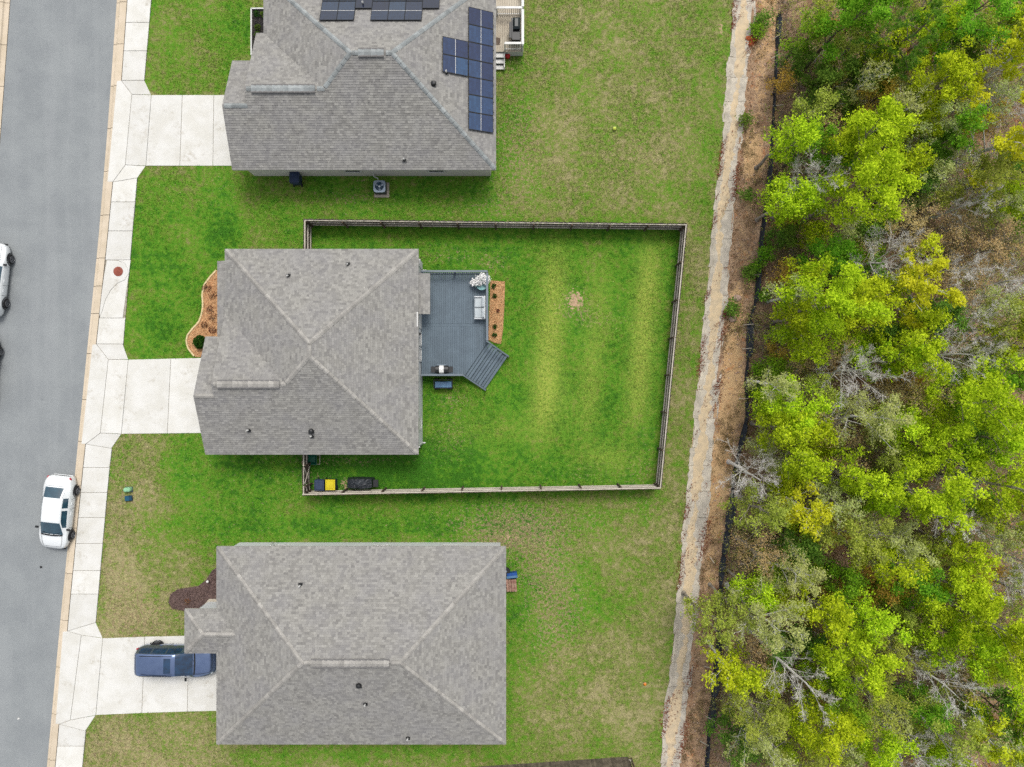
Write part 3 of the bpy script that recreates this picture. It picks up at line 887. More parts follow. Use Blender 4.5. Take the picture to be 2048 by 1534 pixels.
pl_p = Plane([(-18.05, 2.9), (-17.1, 2.9), (-17.1, 7.5), (-18.05, 7.5)], -18.05, 2.9, 2.52, (1, 0), .22)
pl_b = Plane([(-5.03, 4.26), (-5.03, 6.75), (-5.9, 6.75), (-5.9, 4.26)], -5.03, 4.26, 2.45, (-1, 0), .28)
pls = [pl_n, pl_e, pl_s, pl_w, pl_g, pl_l, pl_p, pl_b]
H2, roof2 = house_shell('house', 'middle house with plain grey hipped roof beside the slate-blue deck', (-11.5, 2, 0), pls,
    [((x0, y1, E), (xr, ya, zp)), ((x1, y1, E), (xr, ya, zp)), ((x1, y0, E), (xr, yb, zp)), ((xj, yg, zg), (xr, yb, zp)), ((xr, ya, zp), (xr, yb, zp)),
     ((xl, yl, zl), (x0, yl, zl)), ((x0, yg, zg), (x0 + .35, yg, zg)), ((x0 + 3.95, yg, zg), (xj, yg, zg))],
    M['cap'], [((x0 + .35, yg, zg), (x0 + 3.95, yg, zg))], 21)
wp2 = [(x0 + .4, y1 - .4), (x1 - .1, y1 - .4), (x1 - .1, y0 + .4), (xl + .4, y0 + .4), (xl + .4, 2 * yl - y0 - .4), (x0 + .4, 2 * yl - y0 - .4)]
wb = MB(); siding_wall(wp2, 0.02, 2.85, wb)
for (xx, yy0, yy1, zc, zb) in ((xl + .4, y0 + .4, 2 * yl - y0 - .4, zl - .3, 2.85), (x0 + .25, y0 + .6, 2 * yg - y0 - .6, zg - .25, 2.85)):
    wb.add([(xx, yy0, zb), (xx, (yy0 + yy1) / 2, zc), (xx, yy1, zb)], [(0, 1, 2)])
wb.build('wall', M['siding_w'], H2)
for (pa, pb) in ((665, 691), (697, 722), (836, 858)):
    ya_, yb_ = (767 - pa) / 31.9, (767 - pb) / 31.9
    window(H2, (x1 - .1, (ya_ + yb_) / 2), (1, 0), abs(ya_ - yb_) - .06, 1.35, 1.75)
MB().box((x1 - .07, 3.9, 1.95), (.06, .9, 2.05)).build('door', M['white'], H2)
MB().lathe([(.06, 2.2), (.09, 2.3), (.07, 2.42)], (x1 + .0, 3.05, 0), 10).build('wall_lamp', M['black'], H2)
MB().box((xl + .37, -.7, 1.15), (.06, 4.9, 2.2)).build('garage_door', M['white'], H2)
g = MB(); g.tube([(x1 + .06, 7.55, 2.8), (x1 + .02, 7.35, 2.6), (x1 - .1, 7.3, 2.4), (x1 - .1, 7.3, .1), (x1 + .15, 7.28, .05)], .045, 8); g.build('downspout', M['white'], H2)
g = MB(); g.tube([(x1 + .04, y0 + .45, 2.8), (x1 - .1, y0 + .5, 2.5), (x1 - .1, y0 + .5, .08), (x1 + .1, y0 + .5, .05)], .045, 8); g.build('downspout', M['white'], H2)
for (a, b) in ((577, 552), (696, 529), (498, 860), (624, 872)): pipe_vent(H2, a, b, pls[:4])
pipe_vent(H2, 623, 862, pls[:4], True)

# ---- upper house
x0, x1, y0, y1 = -15.1, -.97, 12.98, 24.74
yr = (y0 + y1) / 2; hh = (y1 - y0) / 2; zp = E + .5 * hh
xa, xb = x0 + hh, x1 - hh
yg, xg = 17.14, -15.55; zg = E + .5 * (yg - y0); xj = xa - (yr - yg)
yl, xl = 16.3, -17.0; zl = E + .5 * (yl - y0)
pl_n = Plane([(x0, y1), (xa, yr), (xb, yr), (x1, y1)], x0, y1, E, (0, -1))
pl_e = Plane([(x1, y1), (xb, yr), (x1, y0)], x1, y0, E, (-1, 0))
pl_s = Plane([(x1, y0), (xb, yr), (xa, yr), (xj, yg), (xg, yg), (xg, yl), (xl, yl), (xl, y0)], x1, y0, E, (0, 1))
pl_w = Plane([(x0, y1), (x0, 2 * yg - y0), (xj, yg), (xa, yr)], x0, y1, E, (1, 0))
pl_g = Plane([(xg, yg), (xj, yg), (x0, 2 * yg - y0), (xg, 2 * yg - y0)], xg, 2 * yg - y0, E, (0, -1))
pl_l = Plane([(xl, yl), (xg + .3, yl), (xg + .3, 2 * yl - y0), (xl, 2 * yl - y0)], xl, 2 * yl - y0, E, (0, -1))
pls1 = [pl_n, pl_e, pl_s, pl_w, pl_g, pl_l]
H1E, H1N = pl_e, pl_n
H1, roof1 = house_shell('house', 'upper house with solar panels on its grey hipped roof', (-8, 18, 0), pls1,
    [((x0, y1, E), (xa, yr, zp)), ((x1, y1, E), (xb, yr, zp)), ((x1, y0, E), (xb, yr, zp)), ((xj, yg, zg), (xa, yr, zp)), ((xl, yl, zl), (xg, yl, zl)),
     ((xa, yr, zp), (xa + .45, yr, zp)), ((xb - .45, yr, zp), (xb, yr, zp)), ((xg, yg, zg), (xg + .4, yg, zg)), ((xj - .5, yg, zg), (xj, yg, zg))],
    M['cap_grey'], [((xa + .45, yr, zp), (xb - .45, yr, zp)), ((xg + .4, yg, zg), (xj - .5, yg, zg))], 22)
wp1 = [(x0 + .4, y1 - .4), (x1 - .4, y1 - .4), (x1 - .4, y0 + .42), (xl + .4, y0 + .42), (xl + .4, 2 * yl - y0 - .4), (x0 + .4, 2 * yl - y0 - .4)]
wb = MB(); siding_wall(wp1, 0.02, 2.85, wb)
for (xx, yy0, yy1, zc, zb) in ((xl + .4, y0 + .42, 2 * yl - y0 - .4, zl - .3, 2.85), (xg + .35, y0 + .6, 2 * yg - y0 - .6, zg - .25, 2.85)):
    wb.add([(xx, yy0, zb), (xx, (yy0 + yy1) / 2, zc), (xx, yy1, zb)], [(0, 1, 2)])
wb.build('wall', M['siding'], H1)
for px in (704, 872): window(H1, (XY(px, 350)[0] * .97, y0 + .42), (0, -1), .9, 1.3, 1.7)
MB().box((xl + .37, 16.3, 1.15), (.06, 4.9, 2.2)).build('garage_door', M['white'], H1)
for (a, b) in ((809, 320), (727, 9), (893, 146)): pipe_vent(H1, a, b, pls1[:4])
pipe_vent(H1, 867, 168, pls1[:4], True)

# ---- lower house
x0, x1, y0, y1 = -17.96, -.36, -21.93, -9.9
yr = (y0 + y1) / 2; hh = (y1 - y0) / 2; zp = E + .5 * hh
xa, xb = x0 + hh, x1 - hh
qx, qn, qs = -19.9, -13.7, -16.4; qm = (qn + qs) / 2; qh = (qn - qs) / 2; zq = E + .5 * qh
pl_n = Plane([(x0, y1), (xa, yr), (xb, yr), (x1, y1)], x0, y1, E, (0, -1))
pl_e = Plane([(x1, y1), (xb, yr), (x1, y0)], x1, y0, E, (-1, 0))
pl_s = Plane([(x1, y0), (xb, yr), (xa, yr), (x0, y0)], x0, y0, E, (0, 1))
pl_w = Plane([(x0, y1), (x0, qn), (x0 + qh, qm), (x0, qs), (x0, y0), (xa, yr)], x0, y0, E, (1, 0))
pl_qn = Plane([(qx, qn), (x0, qn), (x0 + qh, qm), (qx + qh, qm)], qx, qn, E, (0, -1))
pl_qs = Plane([(qx, qs), (x0, qs), (x0 + qh, qm), (qx + qh, qm)], qx, qs, E, (0, 1))
pl_qw = Plane([(qx, qn), (qx, qs), (qx + qh, qm)], qx, qs, E, (1, 0))
pls3 = [pl_n, pl_e, pl_s, pl_w, pl_qn, pl_qs, pl_qw]
H3, roof3 = house_shell('house', 'lower house with long grey hipped roof above the blue SUV', (-9, -16, 0), pls3,
    [((x0, y1, E), (xa, yr, zp)), ((x0, y0, E), (xa, yr, zp)), ((x1, y1, E), (xb, yr, zp)), ((x1, y0, E), (xb, yr, zp)),
     ((qx, qn, E), (qx + qh, qm, zq)), ((qx, qs, E), (qx + qh, qm, zq)), ((qx + qh, qm, zq), (x0 + qh, qm, zq)),
     ((xa, yr, zp), (xa + .5, yr, zp)), ((xb - .6, yr, zp), (xb, yr, zp))],
    M['cap'], [((xa + .5, yr, zp), (xb - .6, yr, zp))], 23)
wp3 = [(x0 + .4, y1 - .36), (x1 - .4, y1 - .36), (x1 - .4, y0 + .4), (x0 + .4, y0 + .4), (x0 + .4, qs + .4), (qx + .35, qs + .4), (qx + .35, qn - .35), (x0 + .4, qn - .35)]
wb = MB(); siding_wall(wp3, 0.02, 2.85, wb); wb.build('wall', M['siding_w'], H3)
for px in (560, 760, 900): window(H3, (XY(px, 1085)[0] * .97, y1 - .36), (0, 1), .9, 1.3, 1.7)
MB().box((x0 + .37, -19.1, 1.15), (.06, 4.6, 2.2)).build('garage_door', M['white'], H3)
MB().prism([XY(418, 1198, .1), XY(440, 1198, .1), XY(440, 1225, .1), XY(400, 1225, .1), XY(404, 1214, .1)], 0.0, .12, .01).build('porch_slab', M['tan_slab'], H3)
g = MB(); p_ = P(541, 1091, 2.2); g.tube([p_, P(545, 1085, 1.2), P(545, 1084, .05)], .03, 6); g.build('drain_pipe', M['white'], H3)
for (a, b) in ((601, 1170), (731, 1407), (816, 1475)): pipe_vent(H3, a, b, pls3[:4])
pipe_vent(H3, 718, 1370, pls3[:4], True)

# ------------------------------------------------------------------ solar panels
def solar_array(name, label, pl, quads, base, land):
    """quads: (px0, py0, px1, py1) of each panel as seen; built lying on the roof plane"""
    root = thing(name, label, 'solar panel', base)
    ux, uy = pl.up; tx, ty = -uy, ux
    c = 1 / math.sqrt(1 + pl.s ** 2)
    upv = Vector((ux * c, uy * c, pl.s * c)); tv = Vector((tx, ty, 0)); nv = tv.cross(upv)
    if nv.z < 0: nv = -nv
    q = Matrix((tv, upv, nv)).transposed()
    if q.determinant() < 0: q = Matrix((-tv, upv, nv)).transposed()
    eul = q.to_euler()
    for (pc) in quads:
        x, y = pc
        o3 = Vector((x, y, pl.z(x, y))) + nv * .12
        W, L = (1.03, 1.62) if not land else (1.03, 1.62)
        w, l = (L, W) if False else (W, L)
        fr = MB()
        for s in (-1, 1):
            fr.box((s * (w / 2 - .015), 0, 0), (.03, l, .04)); fr.box((0, s * (l / 2 - .015), 0), (w - .06, .03, .04))
        for s in (-1, 1): fr.box((s * .3, -l / 2 - .02, 0), (.05, .04, .06))
        fme = pymesh('panel', fr.v, fr.f, M['black'])
        pn = link('panel', fme, root, o3, eul)
        for s in (-1, 1):
            cm = MB().box((0, s * (l / 4 - .004), .004), (w - .06, l / 2 - .045, .02))
            cell = bpy.data.objects.new('cell_sheet', pymesh('cell_sheet', cm.v, cm.f, M['solar_blue' if land else 'solar_dark'])); COL.objects.link(cell)
            cell.parent = pn; ORG[cell.name] = o3
        ms_ = MB().box((0, 0, .012), (w - .06, .024, .014)); q_ = bpy.data.objects.new('centre_strip', pymesh('centre_strip', ms_.v, ms_.f, M['white'])); COL.objects.link(q_); q_.parent = pn
        rl = MB().box((0, l * .3, -.06), (w, .04, .06)).box((0, -l * .3, -.06), (w, .04, .06))
        r = bpy.data.objects.new('mounting_rail', pymesh('mounting_rail', rl.v, rl.f, M['metal_dk'])); COL.objects.link(r); r.parent = pn
def on_plane(pl, px, py):
    z = 4
    for _ in range(15):
        x, y = XY(px, py, z); z = pl.z(x, y) + .12
    return x, y
qd = [on_plane(H1E, 960, py) for py in (43, 76, 108, 140.5, 172.5, 205, 237.5)] + [on_plane(H1E, 910, 97), on_plane(H1E, 910, 129)]
x_c = sum(q[0] for q in qd[:7]) / 7
qd = [(x_c, 0) if False else (x_c, qd[3][1] + (3 - i) * 1.045) for i in range(7)] + [(x_c - 1.63 * .894 - .02, qd[3][1] + 1.045 * k) for k in (1.0, 0.0)]
solar_array('solar_array', 'L-shaped group of nine blue solar panels above the white porch railing', H1E, qd, (-2, 21, 3.6), True)
c0 = on_plane(H1N, 640 + 16, 42); z0_ = H1N.z(*c0) + .12
ys_ = c0[1] + 1.62 / 2 * .894
qd = []
for i, up_ in ((0, 0), (1, 0), (2, 1), (3, 0), (4, 0), (5, 0), (6, 1)):
    qd.append((c0[0] + i * 1.045 * .94 + (i > 2) * .03, ys_ + up_ * 1.64 * .894 * .62))
qd2 = []
for i in range(7): qd2.append((qd[i][0], qd[i][1] + 1.66 * .894))
solar_array('solar_array', 'dark solar panels cut off by the top edge of the photo', H1N, qd + qd2, (-9, 22, 3.8), False)

# ------------------------------------------------------------------ wooden fences round the yard
def picket_mesh(nm, w=.135, h=1.8, t=.018):
    b = w / 2; c = .025
    pts = [(-b, 0), (b, 0), (b, h - c), (b - c, h), (-b + c, h), (-b, h - c)]
    v = [(x, -t / 2, z) for x, z in pts] + [(x, t / 2, z) for x, z in pts]
    n = 6
    f = [tuple(range(n)), tuple(range(2 * n - 1, n - 1, -1))] + [(i, n + i, n + (i + 1) % n, (i + 1) % n) for i in range(n)]
    return pymesh(nm, v, [q[::-1] for q in f], M['wood'])
PICKET = picket_mesh('picket')
def fence(name, label, a, b, inward, gap=.142, rails=(.3, .98, 1.70), lean=0.0, posts=True):
    """a, b plan points; inward = +1 if the rails stand on the left of a->b"""
    a, b = Vector(a), Vector(b); d = b - a; L = d.length; u = d / L; nrm = Vector((-u.y, u.x)) * inward
    root = thing(name, label, 'fence', (a.x, a.y, 0), group='fences of upright wooden pickets')
    rz = math.atan2(u.y, u.x)
    n = int(L / gap)
    for i in range(n):
        p = a + u * (gap * (i + .5))
        o = link('picket', PICKET, root, (p.x, p.y, random.uniform(-.02, .01) + .02), (random.uniform(-.012, .012) + lean, random.uniform(-.008, .008), rz))
    nb = max(1, round(L / 2.44)); bl = L / nb
    for k in range(nb):
        for z in rails:
            p = a + u * (bl * k + .01); q = a + u * (bl * (k + 1) - .01)
            o1 = nrm * .055
            j0, j1 = random.uniform(-.015, .015), random.uniform(-.015, .015)
            MB().bar((p.x + o1.x, p.y + o1.y, z + j0), (q.x + o1.x, q.y + o1.y, z + j1), .07, .04).build('rail', M['woodrail'], root)
    if posts:
        for k in range(nb + 1):
            p = a + u * min(max(bl * k, .06), L - .06) + nrm * .14
            MB().box((p.x, p.y, .85), (.09, .09, 1.7), rz, .01).build('post', M['woodpost'], root)
    return root
fz = 1.8
A_, B_, C_, D_ = XY(607, 438, fz), XY(1375, 447, fz), XY(1323, 978, fz), XY(603, 991, fz)
fence('picket_fence', 'long wooden fence along the upper side of the yard', A_, B_, -1)
fence('picket_fence', 'slanting wooden fence on the yard side facing the woods', (B_[0] + .0, B_[1] - .03), (C_[0], C_[1] + .03), -1)
fence('picket_fence', 'wooden fence along the lower side of the yard behind the yellow bin', (D_[0] + .02, D_[1]), (C_[0] - .02, C_[1]), 1)
fence('picket_fence', 'short wooden fence from the upper yard corner to the middle house', (A_[0], A_[1] - .04), (A_[0], 7.85), 1)
gt, gbm = XY(603, 931, 1)[1], XY(603, 968, 1)[1]
fence('picket_fence', 'short wooden fence between the middle house and the yard gate', (D_[0] + .05, -3.95), (D_[0] + .05, gt + .02), 1)
fence('picket_fence', 'stub of wooden fence between the gate and the lower yard corner', (D_[0] + .05, gbm - .02), (D_[0] + .05, D_[1] + .05), 1, posts=True)
gate = thing('gate', 'wooden yard gate with crossed braces beside the blue bin', 'gate', (D_[0], (gt + gbm) / 2, 0))
gx = D_[0] + .05
k = 0; yy = gbm + .08
while yy < gt - .06:
    link('picket', PICKET, gate, (gx, yy, .04), (0, random.uniform(-.01, .01), R(90))); yy += .142
for z in (.35, 1.6): MB().box((gx + .03, (gt + gbm) / 2, z), (.038, gt - gbm - .08, .09)).build('rail', M['woodrail'], gate)
MB().bar((gx + .06, gbm + .1, .38), (gx + .06, gt - .1, 1.58), .03, .09).build('brace', M['woodrail'], gate)
MB().bar((gx + .10, gbm + .1, 1.58), (gx + .10, gt - .1, .38), .03, .09).build('brace', M['woodrail'], gate)
for z in (.4, 1.55): MB().box((gx + .06, gt - .03, z), (.02, .16, .04)).build('hinge', M['black'], gate)
# neighbour's fence at the lower edge
PICKET_OLD = picket_mesh('old_picket', .14, 1.75)
PICKET_OLD.materials.clear(); PICKET_OLD.materials.append(mat('old_grey_wood', S(136, 124, 108), S(100, 90, 78), 2.5, .95, .3, 40, rand=.25))
_pk = PICKET; PICKET = PICKET_OLD
fence('picket_fence', 'weathered grey-brown wooden fence cut off by the bottom edge of the photo', XY(900, 1537), XY(1258, 1513), -1, rails=(.3, 1.4))
fence('picket_fence', 'weathered side run of fence leaving the photo at the bottom edge', (XY(1258, 1513)[0], XY(1258, 1513)[1] - .05), (XY(1262, 1513)[0], XY(1258, 1640)[1]), 1, rails=(.3, 1.4))
PICKET = _pk

# ------------------------------------------------------------------ deck of the middle house
DZ = .9
dxl, dxr = -5.74, XY(976, 600, DZ)[0]
dyt, dyb, dym = XY(900, 546, DZ)[1], XY(900, 751, DZ)[1], XY(900, 650, DZ)[1]
s0 = Vector(XY(929, 751, DZ)); s1 = Vector(XY(975, 684, DZ))     # stair head, lower and upper end
deck = thing('deck', 'slate-blue board deck with angled steps behind the middle house', 'deck', ((dxl + dxr) / 2, 4, 0))
bw = .14; n = int((dxr - dxl) / bw); bw = (dxr - dxl) / n
for i in range(n):
    xa_ = dxl + bw * i + .004; xb_ = dxl + bw * (i + 1) - .004
    MB().prism([(xa_, dym + .075), (xb_, dym + .075), (xb_, dyt), (xa_, dyt)], DZ - .03, DZ + random.uniform(-.002, .002), .005).build('deck_board', M['deck'], deck)
    def low(x): return dyb if x <= s0.x else dyb + (x - s0.x) / (s1.x - s0.x) * (s1.y - dyb)
    MB().prism([(xa_, low(xa_)), (xb_, low(xb_)), (xb_, dym - .075), (xa_, dym - .075)], DZ - .03, DZ + random.uniform(-.002, .002), .005).build('deck_board', M['deck'], deck)
MB().prism([(dxl, dym - .068), (dxr, dym - .068), (dxr, dym + .068), (dxl, dym + .068)], DZ - .03, DZ, .005).build('divider_board', M['deck'], deck)
fr = MB()
for (p, q) in (((dxl, dyt), (dxr, dyt)), ((dxr, dyt), (dxr, s1.y)), ((s1.x, s1.y), (s0.x, s0.y)), ((s0.x, s0.y), (dxl, dyb)), ((dxl, dym), (dxr, dym))):
    fr.bar((p[0], p[1], DZ - .15), (q[0], q[1], DZ - .15), .04, .23)
for x in np.linspace(dxl + .2, dxr - .2, 5):
    for y in (dyt - .2, dym, s1.y + .1 if x > s0.x else dyb + .2): fr.box((x, y, (DZ - .1) / 2), (.1, .1, DZ - .1))
fr.build('frame', M['deckrail'], deck)
# steps
sd = (s1 - s0); sl_ = sd.length; su = sd / sl_; sn = Vector((su.y, -su.x)); srz = math.atan2(su.y, su.x)
td = .385
for i in range(4):
    z = DZ - .18 * (i + 1)
    for k in range(2):
        c = (s0 + s1) / 2 + sn * (td * i + .02 + td * (.25 + .5 * k))
        MB().box((c.x, c.y, z), (sl_ - .06, td / 2 - .025, .04), srz, .006).build('step_board', M['deck'], deck)
    c = (s0 + s1) / 2 + sn * (td * i + .012)
    MB().box((c.x, c.y, z + .09), (sl_ - .06, .022, .13), srz).build('riser', M['deck'], deck)
for e in (s0, s1):
    a = e + sn * .02; b = e + sn * (td * 4 + .05)
    st = MB(); st.bar((a.x, a.y, DZ - .16), (b.x, b.y, .12), .045, .24)
    st.build('stringer', M['deckrail'], deck)
    for t_ in (.0, 1.0):
        p = a + (b - a) * t_; zb = 0 if t_ else .6
        MB().box((p.x, p.y, (zb + (1.85 if not t_ else 1.05)) / 2), (.09, .09, (1.85 if not t_ else 1.05) - zb), srz).build('post', M['deckrail'], deck)
    h = MB(); h.bar((a.x, a.y, 1.84), (b.x, b.y, 1.06), .09, .04); h.build('handrail', M['deckrail'], deck)
# railing
def railing(parent, p, q, z, m, hgt=.95, bal=.13, posts=1.8, topw=.12, bm=None, ends=(True, True)):
    p, q = Vector(p), Vector(q); d = q - p; L = d.length; u = d / L; rz = math.atan2(u.y, u.x)
    r = MB(); r.bar((p.x, p.y, z + hgt), (q.x, q.y, z + hgt), topw, .04); r.build('top_rail', m, parent)
    MB().bar((p.x, p.y, z + hgt - .06), (q.x, q.y, z + hgt - .06), .04, .07).build('rail', m, parent)
    MB().bar((p.x, p.y, z + .1), (q.x, q.y, z + .1), .04, .07).build('rail', m, parent)
    npost = max(1, round(L / posts))
    for i in range(npost + 1):
        c = p + u * (L * i / npost)
        MB().box((c.x, c.y, z + hgt / 2 - .03), (.09, .09, hgt - .02), rz).build('post', m, parent)
    bme = pymesh('baluster', MB().box((0, 0, hgt / 2 - .02), (.035, .035, hgt - .16)).v, MB().box((0, 0, 0), (1, 1, 1)).f, bm or m)
    nb = int(L / bal)
    for i in range(1, nb):
        c = p + u * (L * i / nb); link('baluster', bme, parent, (c.x, c.y, z), (0, 0, rz))
railing(deck, (dxl + .1, dyt - .02), (dxr - .03, dyt - .02), DZ, M['deckrail'])
railing(deck, (dxr - .03, dyt - .14), (dxr - .03, s1.y + .05), DZ, M['deckrail'])
railing(deck, (dxl + .1, dyb + .03), (s0.x - .05, dyb + .03), DZ, M['deckrail'])

# leaf cards for small plants
def leaf_cards(C, size, rng, flat=.5, asp=.55, tri=False):
    n = len(C)
    nv = rng.normal(size=(n, 3)); nv[:, 2] = np.abs(nv[:, 2]) + flat; nv /= np.linalg.norm(nv, axis=1, keepdims=True)
    a = rng.normal(size=(n, 3)); u = np.cross(nv, a); u /= np.linalg.norm(u, axis=1, keepdims=True); w = np.cross(nv, u)
    s = (size * rng.uniform(.7, 1.35, n))[:, None]
    if tri:
        V = np.stack([C - u * s * .8 - w * s * asp, C - u * s * .8 + w * s * asp, C + u * s * 1.15], 1).reshape(-1, 3)
        return V, np.arange(3 * n).reshape(-1, 3)
    V = np.stack([C - u * s, C + w * s * asp, C + u * s, C - w * s * asp], 1).reshape(-1, 3)
    return V, np.arange(4 * n).reshape(-1, 4)
def small_plant(name, label, cat, loc, r, h, m, n=160, size=.05, group=None, stemmed=True, seed=1, holes=.0):
    rng = np.random.default_rng(seed)
    root = thing(name, label, cat, loc, group=group)
    th = rng.uniform(0, 2 * np.pi, n); rr = r * np.sqrt(rng.random(n)); zz = h * (.25 + .75 * rng.random(n)) * np.sqrt(np.clip(1 - (rr / r) ** 2 * .75, 0, 1))
    C = np.stack([rr * np.cos(th), rr * np.sin(th), zz], -1)
    V, Fq = leaf_cards(C, size, rng, .6)
    link('leaves', npmesh('leaves', V, Fq, m, attrs={'v': rng.random(n)}), root)
    st = MB()
    for k in range(7):
        a = rng.uniform(0, 6.28); l = rng.uniform(.4, .8)
        st.cyl((0, 0, 0), (math.cos(a) * r * l, math.sin(a) * r * l, h * .75), .012, .005, 5, False)
    o = link('stems', pymesh('stems', st.v, st.f, BARK_DK), root)
    return root

# furniture on the deck
p = P(962, 616, DZ + .3)
sofa = thing('loveseat', 'pale grey two-seat loveseat against the right deck railing', 'sofa', (p.x - .05, p.y, DZ))
sx, sy = p.x - .06, p.y
MB().box((sx, sy, DZ + .2), (.72, 1.44, .16), 0, .02).build('seat_frame', M['wicker'], sofa)
MB().box((sx + .31, sy, DZ + .5), (.10, 1.44, .62), 0, .03).build('backrest_frame', M['wicker'], sofa)
for s in (-1, 1):
    MB().box((sx, sy + s * .68, DZ + .42), (.72, .08, .3), 0, .02).build('armrest', M['wicker'], sofa)
    MB().box((sx - .06, sy + s * .33, DZ + .37), (.58, .62, .18), 0, .05).build('seat_cushion', M['cushion'], sofa)
    MB().box((sx + .21, sy + s * .33, DZ + .62), (.15, .60, .38), 0, .05).build('back_cushion', M['cushion'], sofa)
    for t_ in (-1, 1): MB().box((sx + t_ * .31, sy + s * .66, DZ + .06), (.06, .06, .12)).build('leg', M['wicker'], sofa)

p = P(884, 739, DZ + .8)
gr = thing('gas_grill', 'black gas grill with a white lid middle on the deck', 'grill', (p.x, p.y, DZ))
MB().box((p.x, p.y, DZ + .42), (.74, .44, .68), 0, .02).build('cabinet', M['blackmetal'], gr)
hood = MB()
prof = [(-.24, .78), (-.24, .98), (-.16, 1.09), (0, 1.13), (.16, 1.09), (.24, .98), (.24, .78)]
def extr(x0_, x1_, sc=1.0):
    v = []; 
    for x in (x0_, x1_):
        v += [(p.x + x, p.y + a * sc, DZ + (b - .78) * sc + .78) for a, b in prof]
    n = len(prof); return v, [tuple(range(n)), tuple(range(2 * n - 1, n - 1, -1))] + [(i, n + i, n + (i + 1) % n, (i + 1) % n) for i in range(n)]
v, f = extr(-.38, -.15); hood.add(v, f); v, f = extr(.13, .40); hood.add(v, f); hood.build('hood_end', M['black'], gr)
v, f = extr(-.15, .13, 1.03); MB().add(v, f).build('lid', M['white'], gr)
for s in (-1, 1): MB().box((p.x + s * .54, p.y, DZ + .80), (.3, .38, .03), 0, .01).build('side_shelf', M['black'], gr)
MB().tube([(p.x - .3, p.y + .28, DZ + .92), (p.x + .3, p.y + .28, DZ + .92)], .014, 6).build('handle', M['metal_lt'], gr)
for k in range(4): MB().lathe([(.03, 0), (.03, .03)], (p.x - .24 + .16 * k, p.y + .235, DZ + .68), 8, Matrix.Rotation(R(-90), 3, 'X')).build('knob', M['black'], gr)
for s in (-1, 1):
    for t_ in (-1, 1): MB().lathe([(.04, 0), (.04, .08)], (p.x + s * .32, p.y + t_ * .18, DZ), 8).build('caster', M['black'], gr)

# flower tub in the deck corner
p = P(963, 565, DZ + .4)
tub = thing('flower_planter', 'white flowering plant in a pale teal pot in the deck corner', 'planter', (p.x, p.y, DZ))
MB().lathe([(.24, DZ), (.30, DZ + .1), (.35, DZ + .46), (.37, DZ + .5), (.33, DZ + .5), (.32, DZ + .44)], (p.x + .02, p.y - .12, 0), 18).build('pot', M['teal'], tub)
rng = np.random.default_rng(5)
cl = np.array([(0, .1, .95), (.2, .22, 1.05), (-.15, .18, 1.0), (-.38, -.02, .85), (.28, .02, .95), (-.5, .0, .75), (.05, .3, 1.1), (.36, .26, .9), (-.2, -.02, .9)])
C = np.concatenate([c + rng.normal(0, .085, (190, 3)) for c in cl]) + np.array([p.x, p.y, DZ - .2])
V, Fq = leaf_cards(C - np.array([p.x, p.y, DZ]), .05, rng, .7, .8)
link('flowers', npmesh('flowers', V, Fq, M['petal'], attrs={'v': rng.random(len(C))}), tub)
C = np.concatenate([c * np.array([.8, .8, .7]) + rng.normal(0, .1, (14, 3)) for c in cl])
V, Fq = leaf_cards(C, .06, rng, .5)
link('leaves', npmesh('leaves', V, Fq, leaf_mat('silver_leaf', S(96, 140, 120), S(150, 190, 180), .2, .05), attrs={'v': rng.random(len(C))}), tub)

# blue cart below the deck
p = P(886, 768, .6)
ct = thing('garden_cart', 'blue garden cart with dark frame parked below the deck railing', 'cart', (p.x, p.y, 0))
bx = MB(); rz = R(3)
for s in (-1, 1):
    bx.box((p.x + s * .58, p.y, .52), (.04, .52, .26), 0); bx.box((p.x, p.y + s * .26, .52), (1.2, .04, .26), 0)
bx.build('rim', M['blackmetal'], ct)
MB().box((p.x + .02, p.y - .04, .56), (1.08, .40, .12), 0, .03).build('tub', M['bluetub'], ct)
for s in (-1, 1):
    for t_ in (-1, 1):
        w = MB().lathe([(.06, -.05), (.15, -.05), (.17, 0), (.15, .05), (.06, .05)], (p.x + s * .42, p.y + t_ * .3, .17), 14, Matrix.Rotation(R(90), 3, 'X')).build('wheel', M['tyre'], ct)
MB().tube([(p.x + .6, p.y, .42), (p.x + .72, p.y + .02, .5), (p.x + .74, p.y + .02, .8)], .018, 6).build('handle', M['blackmetal'], ct)

# ------------------------------------------------------------------ beds
def bed(name, pts, m, z=.05):
    poly = [XY(*q) for q in pts]
    o = MB().prism(poly, -.05, z, .03).build(name, M[m])
    return struct(o)
def chips(name, pts, parent, m, n, seed, size=.035, z=.055):
    rng = np.random.default_rng(seed)
    xs = np.array([XY(*q) for q in pts]); lo, hi = xs.min(0), xs.max(0)
    C = rng.uniform(lo, hi, (n * 2, 2))
    ins = np.zeros(len(C), bool); j = len(xs) - 1
    for i in range(len(xs)):
        a, b = xs[i], xs[j]
        cnd = ((a[1] > C[:, 1]) != (b[1] > C[:, 1])) & (C[:, 0] < (b[0] - a[0]) * (C[:, 1] - a[1]) / (b[1] - a[1] + 1e-9) + a[0]); ins ^= cnd; j = i
    C = C[ins][:n]; C = np.concatenate([C, rng.uniform(z, z + .03, (len(C), 1))], 1)
    V, Fq = leaf_cards(C, size, rng, .5, .45)
    o = link(name, npmesh(name, V, Fq, m, attrs={'v': rng.random(len(C))}), parent); o['kind'] = 'stuff'
CHIP = leaf_mat('bark_chip', S(180, 124, 82), S(246, 206, 158), .05, 0)
CHIPD = leaf_mat('dark_chip', S(78, 60, 58), S(150, 124, 118), .05, 0)
CHIPB = leaf_mat('black_chip', S(34, 34, 36), S(86, 82, 78), .05, 0)
bd = [(981, 561), (1010, 563), (1009, 610), (1006, 660), (1002, 688), (990, 686), (976, 680)]
